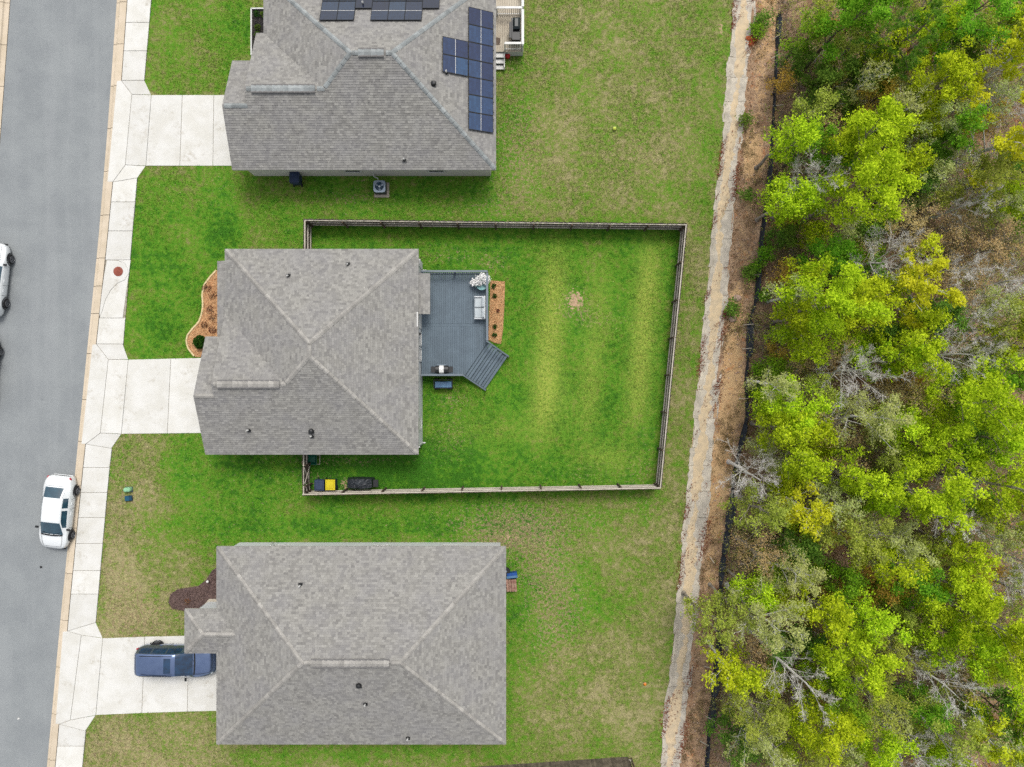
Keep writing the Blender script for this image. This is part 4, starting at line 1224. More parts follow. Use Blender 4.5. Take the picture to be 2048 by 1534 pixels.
b1 = bed('mulch_bed_deck', bd, 'bark_mulch'); chips('bark_chips', bd, b1, CHIP, 2600, 3)
for k, (a, b, s) in enumerate(((988, 572, .17), (989, 591, .15), (990, 653, .17), (989, 670, .16), (996, 621, .10))):
    lb = ['topmost small dark green plant in the bark bed beside the deck', 'second small dark plant from the top in the bark bed by the deck',
          'third dark green plant in the bark bed, above the lowest one', 'lowest dark green plant in the bark bed near the deck steps', 'tiny brown plant in the middle of the bark bed by the deck'][k]
    q = P(a, b, .2); small_plant('bedding_plant', lb, 'plant', (q.x, q.y, .05), s * .95, .25, M['plant'] if k < 4 else M['plant_red'], 48, .055, 'plants in the bark bed by the deck', seed=40 + k)
fb_pts = [(440, 538), (431, 543), (420, 556), (409, 570), (405, 590), (407, 610), (404, 630), (398, 645), (386, 657), (376, 670), (373, 683), (378, 698), (385, 707), (391, 714), (440, 714)]
b2 = bed('mulch_bed_front', fb_pts, 'bark_mulch'); chips('bark_chips', fb_pts, b2, CHIP, 4200, 4)
edg = thing('bed_edging', 'curving cream stone edging round the front bed of the middle house', 'edging', (*XY(400, 620), 0))
e_px = [(433, 541), (420, 555), (409, 570), (405, 590), (407, 610), (404, 630), (398, 645), (386, 657), (376, 670), (373, 683), (378, 698), (386, 708), (392, 715)]
pts = [Vector(XY(*q)) for q in e_px]
dist = [0]
for a, b in zip(pts[:-1], pts[1:]): dist.append(dist[-1] + (b - a).length)
for s_ in np.arange(0, dist[-1] - .25, .3):
    def at(s): return Vector((np.interp(s, dist, [p.x for p in pts]), np.interp(s, dist, [p.y for p in pts])))
    a, b = at(s_), at(s_ + .29)
    t = MB(); t.bar((a.x, a.y, .05), (b.x, b.y, .05), .1, .11 + random.uniform(-.01, .01)); t.build('edging_stone', M['edging'], edg)
q = P(398, 684, .5); small_plant('shrub', 'rounded dark green shrub at the lower end of the front bed', 'shrub', (q.x, q.y, .05), .42, .75, M['plant'], 520, .075, seed=50)
for k, (a, b, rr_) in enumerate(((412, 575, .3), (424, 590, .28), (419, 619, .26), (427, 637, .34), (424, 659, .24), (408, 650, .22))):
    q = P(a, b, .2)
    lb = ['topmost dormant reddish plant in the curved front bed', 'second dormant plant from the top of the curved front bed', 'third dormant plant from the top, beside the porch roof edge',
          'largest reddish dormant plant midway down the curved front bed', 'dormant plant in the front bed nearest above the green shrub', 'low brown plant at the outer bend of the curved front bed'][k]
    small_plant('dormant_plant', lb, 'plant', (q.x, q.y, .05), rr_, .25, M['plant_red'], 60, .045, 'dormant plants in the front bed', seed=60 + k)
dk = [(445, 1128), (425, 1140), (412, 1160), (396, 1172), (356, 1178), (341, 1188), (337, 1205), (345, 1217), (370, 1222), (400, 1224), (445, 1224)]
b3 = bed('mulch_bed_dark', dk, 'dark_mulch'); chips('dark_chips', dk, b3, CHIPD, 4200, 6)
q = P(374, 1204, .2)
small_plant('dormant_plant', 'small twiggy plant in the dark mulch bed of the lower house', 'plant', (q.x, q.y, .05), .22, .4, M['plant_red'], 60, .035, seed=70)
q = P(417, 1162, .2)
ln = thing('path_light', 'small white path light in the dark mulch bed', 'lamp', (q.x, q.y, .05))
MB().lathe([(.015, .05), (.015, .35)], (q.x, q.y, 0), 6).build('stem', M['metal_dk'], ln)
MB().lathe([(.03, .33), (.09, .37), (.07, .42), (.01, .44)], (q.x, q.y, 0), 10).build('cap', M['white'], ln)
bb = [(505, 19), (545, 19), (545, 112), (505, 112)]
b4 = bed('mulch_bed_upper', bb, 'black_mulch'); chips('black_chips', bb, b4, CHIPB, 1500, 8)
eg = thing('bed_border', 'white border board round the black bed of the upper house', 'edging', (*XY(505, 60), 0))
a0, a1, a2 = XY(504, 112), XY(504, 19), XY(545, 19)
MB().bar((*a0, .08), (*a1, .08), .07, .2).build('board', M['white'], eg); MB().bar((*a1, .08), (*a2, .08), .07, .2).build('board', M['white'], eg)
for k, (a, b, mm) in enumerate(((513, 27, 'plant'), (525, 28, 'weed'), (515, 54, 'weed'), (514, 68, 'weed'))):
    q = P(a, b, .2)
    lb = ['green plant in the top corner of the black bed', 'yellowish plant at the top of the black bed by the upper house', 'pale plant in the middle of the black bed by the upper house', 'lowest pale plant in the black bed by the upper house'][k]
    small_plant('bedding_plant', lb, 'plant', (q.x, q.y, .05), .2, .3, M[mm], 80, .05, 'plants in the black bed', seed=80 + k)

# ------------------------------------------------------------------ yard things
def wheelie_bin(name, label, px, py, rz, body, lid, z=1.05):
    q = P(px, py, z)
    r = thing(name, label, 'bin', (q.x, q.y, 0), rz, local=True)
    MB().box((0, 0, .52), (.50, .56, .92), 0, .03, tp=1.16).build('body', M[body], r)
    l = MB(); l.box((0, .0, 1.0), (.62, .68, .06), 0, .02); l.box((0, -.02, 1.045), (.44, .46, .04), 0, .015)
    lo = l.build('lid', M[lid], r)
    MB().tube([(-.24, .38, 1.0), (.24, .38, 1.0)], .02, 6).build('handle', M[body], r)
    for s in (-1, 1):
        MB().lathe([(.03, -.03), (.12, -.03), (.12, .03), (.03, .03)], (s * .26, .28, .12), 12, Matrix.Rotation(R(90), 3, 'Y')).build('wheel', M['tyre'], r)
    return r
wheelie_bin('wheeled_bin', 'dark blue wheeled bin between the gate and the yellow-lidded bin', 638, 971, 0, 'blue_bin', 'blue_bin')
wheelie_bin('wheeled_bin', 'wheeled bin with a bright yellow lid at the lower yard fence', 660, 970, R(180), 'blue_bin', 'yellow_lid')
wheelie_bin('wheeled_bin', 'dark blue wheeled bin standing by the wall of the upper house', 588, 354, R(180), 'blue_bin', 'blue_bin')

q = P(722, 967, .8)
gr2 = thing('covered_grill', 'black covered barbecue grill by the lower yard fence', 'grill', (q.x, q.y, 0))
rng = np.random.default_rng(9)
cb = MB(); nx_, ny_ = 22, 14
v = []; f = []
for j in range(ny_ + 1):
    for i in range(nx_ + 1):
        a, b = i / nx_ * 2 - 1, j / ny_ * 2 - 1
        ed = max(abs(a), abs(b))
        z = .95 if ed < .95 else .12
        z -= .22 * max(0, abs(a) - .55) / .45 if ed < .95 else 0
        z += .16 * math.exp(-(a / .35) ** 2 - (b / .7) ** 2) + rng.normal(0, .018)
        v.append((q.x - .1 + a * .85, q.y + b * .36 * (1 - .12 * abs(a)), z))
for j in range(ny_):
    for i in range(nx_):
        o = j * (nx_ + 1) + i; f.append((o, o + 1, o + nx_ + 2, o + nx_ + 1))
cb.add(v, f).build('cover', mat('black_cover', S(56, 62, 68), S(40, 44, 50), 5, .55, .5, 12), gr2)
MB().box((q.x + .92, q.y + .0, .72), (.34, .48, .05), 0, .02).build('side_shelf', M['black'], gr2)
MB().box((q.x - .1, q.y, .3), (1.5, .5, .4)).build('cabinet', M['blackmetal'], gr2)
for s in (-1, 1): MB().lathe([(.05, 0), (.05, .1)], (q.x - .1 + s * .6, q.y, 0), 8).build('caster', M['black'], gr2)

q = P(624, 919, .4)
wb_ = thing('wheelbarrow', 'green wheelbarrow with pale handles tucked under the middle house eave', 'wheelbarrow', (q.x, q.y, 0))
t = MB(); n_ = 4
top = [(-.30, -.28), (.34, -.33), (.34, .33), (-.30, .28)]; bot = [(-.2, -.16), (.2, -.2), (.2, .2), (-.2, .16)]
v = [(q.x + a, q.y + b, .58) for a, b in top] + [(q.x + a, q.y + b, .3) for a, b in bot] + [(q.x + a * .94, q.y + b * .94, .58) for a, b in top] + [(q.x + a * .94, q.y + b * .94, .33) for a, b in bot]
f = [(i, 4 + i, 4 + (i + 1) % 4, (i + 1) % 4)[::-1] for i in range(4)] + [(8 + i, 12 + i, 12 + (i + 1) % 4, 8 + (i + 1) % 4) for i in range(4)] + [(i, (i + 1) % 4, 8 + (i + 1) % 4, 8 + i) for i in range(4)] + [(12, 13, 14, 15), (7, 6, 5, 4)]
t.add(v, f).build('tray', M['green_pl'], wb_)
for s in (-1, 1): MB().tube([(q.x - .62, q.y + s * .12, .25), (q.x + .1, q.y + s * .26, .36), (q.x + .55, q.y + s * .3, .6)], .02, 6).build('handle', M['stake'], wb_)
MB().tube([(q.x + .55, q.y - .3, .6), (q.x + .55, q.y + .3, .6)], .02, 6).build('crossbar', M['stake'], wb_)
MB().lathe([(.05, -.05), (.17, -.05), (.19, 0), (.17, .05), (.05, .05)], (q.x - .5, q.y, .19), 14, Matrix.Rotation(R(90), 3, 'X')).build('wheel', M['tyre'], wb_)
for s in (-1, 1): MB().tube([(q.x + .15, q.y + s * .22, .33), (q.x + .2, q.y + s * .24, 0.0)], .018, 6).build('leg', M['redcan'], wb_)

# air conditioner beside the upper house
q = P(759, 373, .75)
ac = thing('air_conditioner', 'grey air conditioner with a round fan beside the upper house', 'air conditioner', (q.x, q.y, 0))
MB().box((q.x + .03, q.y - .05, .04), (.95, .95, .1), 0, .01).build('concrete_pad', M['tan_slab'], ac)
MB().box((q.x, q.y, .42), (.72, .72, .66), 0, .02).build('louvred_body', M['metal_dk'], ac)
ri = MB()
for i in range(24):
    a, b = 2 * math.pi * i / 24, 2 * math.pi * (i + 1) / 24
    def sq(t, r=.38):
        c_, s_2 = math.cos(t), math.sin(t); k_ = r / max(abs(c_), abs(s_2)); return (q.x + c_ * min(k_, r * 1.25), q.y + s_2 * min(k_, r * 1.25))
    o1, o2 = sq(a), sq(b); i1 = (q.x + .28 * math.cos(a), q.y + .28 * math.sin(a)); i2 = (q.x + .28 * math.cos(b), q.y + .28 * math.sin(b))
    ri.add([(*o1, .80), (*o2, .80), (*i2, .81), (*i1, .81), (*o1, .74), (*o2, .74), (*i2, .7), (*i1, .7)], [(0, 1, 2, 3), (0, 4, 5, 1), (3, 2, 6, 7)])
ri.build('top_cover', M['metal_lt'], ac)
MB().lathe([(.285, .752), (.285, .757)], (q.x, q.y, 0), 24).build('fan_well', M['dkteal'], ac)
for k in range(3):
    a = k * 2.094 + .5; fbm = MB()
    fbm.add([(q.x + .05 * math.cos(a), q.y + .05 * math.sin(a), .775), (q.x + .26 * math.cos(a - .28), q.y + .26 * math.sin(a - .28), .77), (q.x + .27 * math.cos(a + .1), q.y + .27 * math.sin(a + .1), .785), (q.x + .24 * math.cos(a + .38), q.y + .24 * math.sin(a + .38), .79)], [(0, 1, 2, 3)])
    fbm.add([(p_.x, p_.y, p_.z - .006) for p_ in fbm.v[:4]], [(3, 2, 1, 0)])
    fbm.build('fan_blade', M['metal_lt'], ac)
MB().lathe([(.07, .77), (.07, .8), (.03, .815)], (q.x, q.y, 0), 12).build('fan_hub', M['lamp'], ac)
gd = MB()
for r_ in (.09, .15, .21, .27):
    gd.tube([(q.x + r_ * math.cos(t_), q.y + r_ * math.sin(t_), .822) for t_ in np.linspace(0, 2 * math.pi, 17)], .004, 4)
gd.build('fan_guard', M['metal_dk'], ac)
MB().tube([(q.x - .14, q.y + .3, .5), (q.x - .14, q.y + .6, .45), (q.x - .42, q.y + .72, .4), (q.x - .40, q.y + .98, 1.1)], .028, 6).build('pipe', M['white'], ac)
MB().box((q.x - .2, q.y + 1.02, 1.4), (.24, .1, .36)).build('switch_box', M['metal_dk'], ac)

# utility pedestals by the pavement
q = P(254, 980, .3)
u1 = thing('utility_marker', 'pale mint capsule utility marker in the lower front lawn', 'utility box', (q.x, q.y, 0))
MB().lathe([(.14, 0), (.16, .05), (.15, .3), (.1, .36), (.02, .38)], (q.x - .1, q.y, 0), 14).lathe([(.14, 0), (.16, .05), (.15, .3), (.1, .36), (.02, .38)], (q.x + .08, q.y + .02, 0), 14).build('hood', M['mint'], u1)
MB().box((q.x, q.y, .02), (.5, .36, .05), 0, .01).build('base', M['metal_dk'], u1)
q = P(256, 997, .2)
u2 = thing('utility_box', 'small dark blue ribbed utility box just below the mint marker', 'utility box', (q.x, q.y, 0))
MB().box((q.x, q.y, .1), (.46, .34, .2), R(6), .04).build('box', M['dkteal'], u2)
for k in range(4): MB().box((q.x - .18 + .07 * k, q.y, .205), (.03, .28, .02), R(6)).build('rib', mat('blue_rib', S(40, 110, 140), None, 5, .4) if k == 0 else bpy.data.materials['blue_rib'], u2)

# step stool and blue box behind the lower house
q = P(1024, 1169, .3)
st = thing('wooden_steps', 'reddish slatted wooden steps at the back wall of the lower house', 'steps', (q.x, q.y, 0))
for k in range(4): MB().box((q.x - .29 + .17 * k, q.y - .05, .36), (.15, .78, .04), R(4), .005).build('slat', M['redwood'], st)
for s in (-1, 1): MB().box((q.x - .02, q.y + s * .28 - .05, .17), (.62, .06, .34), R(4)).build('bearer', M['redwood'], st)
q = P(1024, 1151, .4)
bo = thing('blue_tote', 'blue storage tote with pale rim beside the slatted wooden steps', 'box', (q.x, q.y, 0))
MB().box((q.x, q.y, .24), (.66, .36, .46), R(6), .02).build('tub', mat('strong_blue', S(24, 88, 168), S(18, 74, 148), 5, .45), bo)
MB().box((q.x, q.y - .08, .48), (.7, .14, .03), R(6), .01).build('rim', M['bluetub'], bo)
q = P(1014, 1143, .5)
hz = thing('wall_reel', 'black hose reel half hidden by the lower house eave', 'hose reel', (q.x, q.y, 0))
MB().lathe([(.10, .3), (.24, .3), (.26, .38), (.24, .46), (.10, .46)], (q.x - .05, q.y, 0), 16).build('reel', M['black'], hz)
MB().lathe([(.05, 0), (.05, .5)], (q.x - .05, q.y, 0), 8).build('stand', M['metal_lt'], hz)

for (nm, lb, px, py, m, r_) in (('toy_ball', 'small orange ball on the dry grass right of the lower house', 1290, 1368, 'orange', .11), ('toy_ball', 'pale yellow ball on the open lawn right of the upper house', 1229, 257, 'lemon', .13)):
    q = P(px, py, r_)
    bt = thing(nm, lb, 'ball', (q.x, q.y, 0))
    MB().ball((q.x, q.y, r_), r_, (1, 1, 1), 14, 9).build('shell', M[m], bt, smooth=True)
    MB().lathe([(r_ * 1.005, -.008), (r_ * 1.012, 0), (r_ * 1.005, .008)], (q.x, q.y, r_), 18, Matrix.Rotation(.6, 3, 'X')).build('seam', M['white'], bt)

# ------------------------------------------------------------------ raised porch of the upper house
PZ = .75
po = thing('back_porch', 'raised beige porch with white railing behind the upper house', 'porch', (.1, 23, 0))
pxl, pxr = -1.35, XY(1047, 50, PZ)[0]; pyb, pyt = XY(1010, 103, PZ)[1], 27.5
MB().box(((pxl + pxr) / 2, (pyb + pyt) / 2, PZ / 2 - .06), (pxr - pxl - .06, pyt - pyb - .06, PZ - .14)).build('base', M['white'], po)
nbd = 14
for i in range(nbd):
    w = (pxr - pxl) / nbd
    MB().box((pxl + w * (i + .5), (pyb + pyt) / 2, PZ - .04), (w - .008, pyt - pyb, .04), 0, .004).build('floor_board', mat('beige_board', S(214, 204, 184), S(200, 188, 168), 1.5, .8, rand=.03) if i == 0 else bpy.data.materials['beige_board'], po)
ry = XY(1010, 14, PZ + 1)[1]
railing(po, (pxr - .06, pyb + .05), (pxr - .06, ry - .12), PZ, M['white'], posts=2.0, topw=.16)
railing(po, (pxr - .06, ry + .06), (pxr - .06, pyt), PZ, M['white'], posts=2.0, topw=.16)
railing(po, (XY(1010, 80, PZ)[0], pyb + .12), (pxr - .12, pyb + .12), PZ, M['white'], topw=.14)
railing(po, (pxl + .4, ry), (pxr - .12, ry), PZ, M['white'], topw=.14)
for i in range(3):
    MB().box((XY(1000, 100, .5)[0], pyb - .16 - .3 * i, PZ - .2 - .19 * i), (.62, .29, .05), 0, .005).build('step', M['white'], po)
MB().box((XY(1000, 100, .5)[0] - .28, pyb - .45, .25), (.05, .9, .5)).build('stringer', M['white'], po)
MB().box((XY(1000, 100, .5)[0] + .28, pyb - .45, .25), (.05, .9, .5)).build('stringer', M['white'], po)
q = P(1029, 56, PZ + .8)
g3 = thing('porch_grill', 'black barbecue grill on the beige porch of the upper house', 'grill', (q.x, q.y, PZ))
MB().box((q.x + .08, q.y, PZ + .4), (.56, 1.3, .76), 0, .02).build('cabinet', M['blackmetal'], g3)
MB().box((q.x + .12, q.y + .22, PZ + .95), (.44, .72, .32), 0, .12).build('hood', mat('black_hood', S(40, 52, 54), S(30, 40, 42), 4, .4), g3)
MB().box((q.x - .26, q.y - .1, PZ + .76), (.14, 1.0, .03), 0, .01).build('front_shelf', M['black'], g3)
MB().box((q.x + .1, q.y - .5, PZ + .8), (.5, .5, .04), 0, .01).build('side_shelf', M['black'], g3)
q = P(1015, 111, .2)
gc = thing('gas_can', 'small red can on the grass beside the white porch steps', 'can', (q.x, q.y, 0))
MB().lathe([(.15, 0), (.17, .05), (.17, .26), (.1, .33), (.05, .35)], (q.x, q.y, 0), 14).build('body', M['redcan'], gc)
MB().tube([(q.x, q.y, .34), (q.x - .04, q.y + .06, .42), (q.x - .06, q.y + .16, .44)], .025, 6).build('spout', M['black'], gc)
q = P(994, 82, PZ)
mt = thing('door_mat', 'worn brown mat on the porch floor near the steps', 'mat', (q.x + .08, q.y, PZ))
MB().prism([(q.x - .1, q.y - .22), (q.x + .18, q.y - .24), (q.x + .2, q.y + .2), (q.x - .08, q.y + .24)], PZ - .018, PZ - .004, .003).build('pile', mat('brown_mat', S(128, 112, 98), S(108, 94, 82), 12, .95, .4, 60), mt)

# ------------------------------------------------------------------ cars
def car(name, label, loc, rotz, paint, spec, group=None):
    """front faces +x; the shell is lofted from stations and split into body and panes"""
    root = thing(name, label, spec['cat'], loc, rotz, group, local=True)
    xs, zt, zb, w, wr = [np.array(spec[k]) for k in ('x', 'zt', 'zb', 'w', 'wr')]
    X = np.unique(np.concatenate([np.linspace(xs[0], xs[-1], 61), xs[0] + np.array([.02, .05, .1]), xs[-1] - np.array([.02, .05, .1])]))
    def sm(y):
        Y = np.interp(X, xs, y); K = np.array([1, 2, 3, 2, 1]) / 9.0
        Yp = np.pad(Y, 2, mode='edge'); return np.convolve(Yp, K, 'valid')
    ZT, ZB, W, WR = sm(zt), sm(zb), sm(w), sm(wr)
    ZB = np.minimum(ZB, ZT - .02)
    rings = []
    for i in range(len(X)):
        t, b, ww, r = ZT[i], ZB[i], W[i], WR[i]
        ze = t - min(.06, (t - b) * .35)
        half = [(0, t), (r * .35, t - .004), (r * .7, t - .016), (r * .92, (t + ze) / 2 - .004), (r, ze)]
        for k in range(1, 6):
            s = k / 6; half.append((r + (ww * .965 - r) * s, ze + (b - ze) * s))
        half += [(ww * .965, b), (ww * .99, b - (b - .3) * .25), (ww, b - (b - .3) * .5), (ww * .985, b - (b - .3) * .8), (ww * .95, .27), (ww * .8, .2)]
        ring = [(-y, z) for y, z in half[::-1]] + half[1:]
        rings.append(ring)
    m = len(rings[0]); hN = (m - 1) // 2
    V = [(X[i], y, z) for i in range(len(X)) for (y, z) in rings[i]]
    groups = {}
    g = spec['glass']
    for i in range(len(X) - 1):
        xm = (X[i] + X[i + 1]) / 2; tall = (ZT[i] - ZB[i]) > .16
        for j in range(m - 1):
            k = abs((j + .5) - hN)       # distance from centre line in rows
            cls = 'body'
            if k < 4.2 and g['ws'][0] < xm < g['ws'][1]: cls = 'windscreen'
            elif k < 3.9 and g['rw'][0] < xm < g['rw'][1]: cls = 'rear_window'
            elif g.get('sr') and k < 2.0 and g['sr'][0] < xm < g['sr'][1]: cls = 'sunroof'
            elif 4.6 < k < 9.2 and tall:
                for q, (a, b) in enumerate(g['side']):
                    if a < xm < b: cls = ('side_window', j < hN, q)
            groups.setdefault(cls, []).append((i * m + j, (i + 1) * m + j, (i + 1) * m + j + 1, i * m + j + 1))
    groups['body'].append(tuple(range(m - 1, -1, -1))); groups['body'].append(tuple((len(X) - 1) * m + q for q in range(m)))
    groups['body'] += [((i) * m, i * m + m - 1, (i + 1) * m + m - 1, (i + 1) * m) for i in range(len(X) - 1)]
    for cls, fs in groups.items():
        used = sorted({q for f in fs for q in f}); mp = {q: k for k, q in enumerate(used)}
        nm = cls if isinstance(cls, str) else cls[0]
        pn = paint if nm == 'body' else M[spec.get('glassmat', 'carglass')]
        me = pymesh(nm, [V[q] for q in used], [tuple(mp[q] for q in f) for f in fs], pn, smooth=True)
        bmn = me; link(nm, me, root)
    hw = max(w)
    # door seams and trim
    for s in (-1, 1):
        for xw in spec['wheels']:
            wl = MB().lathe([(.16, -.1), (.285, -.105), (.325, -.06), (.33, 0), (.325, .06), (.285, .105), (.22, .1), (.16, .09)], (xw, s * (hw - .06), .33), 22, Matrix.Rotation(R(90), 3, 'X')).build('wheel', M['tyre'], root)
            ri = MB(); ri.lathe([(.21, .0), (.22, .055), (.2, .055), (.19, .0)], (xw, s * (hw + .045 if s > 0 else hw - .0 + .045), .33) if s > 0 else (xw, -(hw + .045), .33), 20, Matrix.Rotation(R(-90 * s), 3, 'X'))
            for q in range(5):
                a = q * 2 * math.pi / 5
                ri.bar((xw, s * (hw + .06), .33), (xw + .2 * math.cos(a), s * (hw + .06), .33 + .2 * math.sin(a)), .05, .02)
            ri.build('rim', M['rim'], wl)
            ar = MB(); n = 12
            pts = [(xw + .40 * math.cos(t_), .33 + .40 * math.sin(t_)) for t_ in np.linspace(0, math.pi, n)]
            for a, b in zip(pts[:-1], pts[1:]): ar.bar((a[0], s * (hw - .015), a[1]), (b[0], s * (hw - .015), b[1]), .05, .05)
            ar.build('wheel_arch', M['black'], root)
        mx, mz = spec['mirror']
        MB().box((mx, s * (hw + .08), mz), (.12, .2, .13), 0, .03).build('mirror', M['black'] if spec.get('darkmir', True) else paint, root)
        hx, hz_, hyw = spec['head']; MB().box((hx, s * hyw, hz_), (.3, .26, .12), s * R(-24), .04).build('headlight', M['lamp'], root)
        tx_, tz_, tyw = spec['tail']; MB().box((tx_, s * tyw, tz_), (.16, .30, .15), s * R(24), .04).build('tail_light', M['red'], root)
        for xd in spec['seams']:
            MB().box((xd, s * (hw - .0), .62), (.012, .012, .5)).build('door_seam', M['black'], root)
        for xd in spec['seams'][:2]:
            MB().box((xd + .3, s * (hw + .004), .78), (.18, .03, .03)).build('door_handle', paint, root)
    MB().box((xs[-1] - .02, 0, .33), (.1, hw * 1.3, .16), 0, .03).build('front_grille', M['black'], root)
    MB().box((xs[0] + .02, 0, .36), (.1, hw * 1.3, .14), 0, .03).build('rear_bumper', paint, root)
    for s in (-1, 1):
        MB().bar((spec['glass']['ws'][1] + .03, s * .1, spec['wz'] + .02), (spec['glass']['ws'][1] - .12, s * .55, spec['wz'] + .07), .02, .015).build('wiper', M['black'], root)
    xc = g['ws'][1] + .045; zc_ = float(np.interp(xc, X, ZT)); wc = float(np.interp(xc, X, WR)) * .96
    cw = MB()
    for y0_ in np.linspace(-1, 1, 9)[:-1]:
        y1_ = y0_ + .25
        cw.bar((xc + .05 - .05 * y0_ ** 2, y0_ * wc, zc_ + .012 - .03 * y0_ ** 2), (xc + .05 - .05 * y1_ ** 2, y1_ * wc, zc_ + .012 - .03 * y1_ ** 2), .085, .02)
    cw.build('cowl', M['black'], root)
    for xk, nm2 in ((g['rw'][0] - .05, 'boot_seam'), (xs[-1] - .2, 'bonnet_seam')):
        zk, wk = float(np.interp(xk, X, ZT)), float(np.interp(xk, X, WR)); sm2 = MB()
        for y0_ in np.linspace(-.95, .95, 9)[:-1]:
            y1_ = y0_ + .2375; sm2.bar((xk, y0_ * wk, zk + .003 - .035 * y0_ ** 4), (xk, y1_ * wk, zk + .003 - .035 * y1_ ** 4), .014, .012)
        sm2.build(nm2, M['metal_dk'], root)
    for s in (-1, 1):      # bonnet shut lines
        ln_ = MB(); xq = np.linspace(g['ws'][1] + .08, xs[-1] - .22, 6)
        for a_q, b_q in zip(xq[:-1], xq[1:]):
            ln_.bar((a_q, s * np.interp(a_q, X, WR) * .9, np.interp(a_q, X, ZT) - .012), (b_q, s * np.interp(b_q, X, WR) * .9, np.interp(b_q, X, ZT) - .012), .012, .02)
        ln_.build('bonnet_seam', M['metal_dk'], root)
    for q in spec.get('rails', []):
        for s in (-1, 1): MB().bar((q[0], s * q[2], q[3]), (q[1], s * q[2], q[3]), .035, .04).build('roof_rail', M['black'], root)
    for (nm, c, sz) in spec.get('extra', []): MB().box(c, sz, 0, .01).build(nm, M['black'], root)
    return root
SEDAN = dict(cat='car',
    x=[-2.35, -2.3, -2.1, -1.72, -.95, -.45, .45, 1.4, 1.85, 2.18, 2.31, 2.35],
    zt=[.72, .96, 1.08, 1.12, 1.42, 1.46, 1.43, 1.0, .92, .80, .64, .5],
    zb=[.66, .84, .93, .95, .95, .94, .92, .88, .80, .70, .56, .44],
    w=[.52, .68, .82, .90, .92, .92, .92, .91, .87, .74, .54, .38],
    wr=[.42, .58, .68, .66, .58, .58, .58, .72, .70, .60, .44, .30],
    glass=dict(ws=(.54, 1.32), rw=(-1.68, -1.02), side=[(-1.05, -.36), (-.26, .85)]),
    wheels=(-1.42, 1.42), mirror=(.98, .98), head=(2.02, .68, .62), tail=(-2.17, .84, .62), seams=(-.95, -.31, .9), wz=1.02)
SUVS = dict(cat='SUV',
    x=[-2.5, -2.46, -2.3, -2.05, -1.5, -.5, .2, 1.25, 1.6, 2.1, 2.42, 2.52],
    zt=[.9, 1.25, 1.62, 1.72, 1.78, 1.79, 1.73, 1.14, 1.09, 1.02, .84, .6],
    zb=[.8, 1.0, 1.05, 1.06, 1.06, 1.05, 1.04, 1.0, .96, .86, .7, .5],
    w=[.62, .76, .90, .96, .98, .98, .98, .97, .95, .88, .70, .48],
    wr=[.50, .58, .66, .68, .68, .68, .67, .78, .79, .72, .56, .38],
    glass=dict(ws=(.3, 1.2), rw=(-2.46, -2.3), sr=(-.42, .02), side=[(-2.1, -1.35), (-1.25, -.45), (-.35, .55)]),
    wheels=(-1.45, 1.5), mirror=(.72, 1.1), head=(2.14, .80, .66), tail=(-2.34, 1.0, .70), seams=(-1.3, -.4, .85), wz=1.14,
    rails=[(-1.9, .1, .62, 1.81)], darkmir=True, glassmat='suvglass')
RA = math.atan2(55, 480)       # the road runs this far off the vertical here
car('parked_car', 'white sedan parked at the kerb on the near side', (-29.0, -8.2, -.08), R(-90) - RA * .95, M['carwhite'], SEDAN, 'cars in the street')
car('parked_car', 'white car cut off by the left edge of the photo', (-33.22, 6.65, -.08), R(90) - RA * .95, M['carwhite'], SEDAN, 'cars in the street')
car('parked_car', 'black car whose tyre just shows at the left photo edge', (-33.93, .72, -.08), R(90) - RA * .95, M['carblack'], SEDAN, 'cars in the street')
car('parked_suv', 'dark blue SUV on the lower driveway, nose under the porch roof', (-21.28, -17.6, .034), R(-1.0), M['carblue'], SUVS)

# ------------------------------------------------------------------ drainage channel, bank, silt fence
def chx(y, line): return at_y(line, y)
ch = struct(bpy.data.objects.new('drain_channel', None)); COL.objects.link(ch); ORG[ch.name] = Vector((0, 0, 0))
rg = random.Random(4)
y = -300.0
js = [y]
while y < 1840: y += rg.uniform(34, 62); js.append(y)
prof = [(0, .05), (.1, .02), (.25, -.06), (.5, -.10), (.75, -.06), (.9, .02), (1, .05)]
for a, b in zip(js[:-1], js[1:]):
    v = []; f = []; n = 7
    ys = np.linspace(a + .4, b - .4, n)
    jl, jr = rg.uniform(-2.5, 2.5), rg.uniform(-4, 3)
    for yy in ys:
        xl_, xr_ = chx(yy, CH_L) + jl + rg.uniform(-1.8, 1.8), chx(yy, CH_R) + jr + rg.uniform(-2.2, 2.2)
        for (t_, z) in prof:
            p = P(xl_ + (xr_ - xl_) * t_, yy); v.append((p.x, p.y, z + rg.uniform(-.008, .008)))
    m_ = len(prof)
    top = len(v)
    for i in range(n - 1):
        for j in range(m_ - 1):
            o = i * m_ + j; f.append((o, o + m_, o + m_ + 1, o + 1))
    v += [(p[0], p[1], p[2] - .12) for p in v[:top]]
    rim = [j for j in range(m_)] + [i * m_ + m_ - 1 for i in range(1, n)] + [(n - 1) * m_ + j for j in range(m_ - 2, -1, -1)] + [i * m_ for i in range(n - 2, 0, -1)]
    for q in range(len(rim)):
        c0, c1 = rim[q], rim[(q + 1) % len(rim)]; f.append((c0, c1, c1 + top, c0 + top))
    o = MB().add(v, f).build('channel_panel', M['channel'], ch)
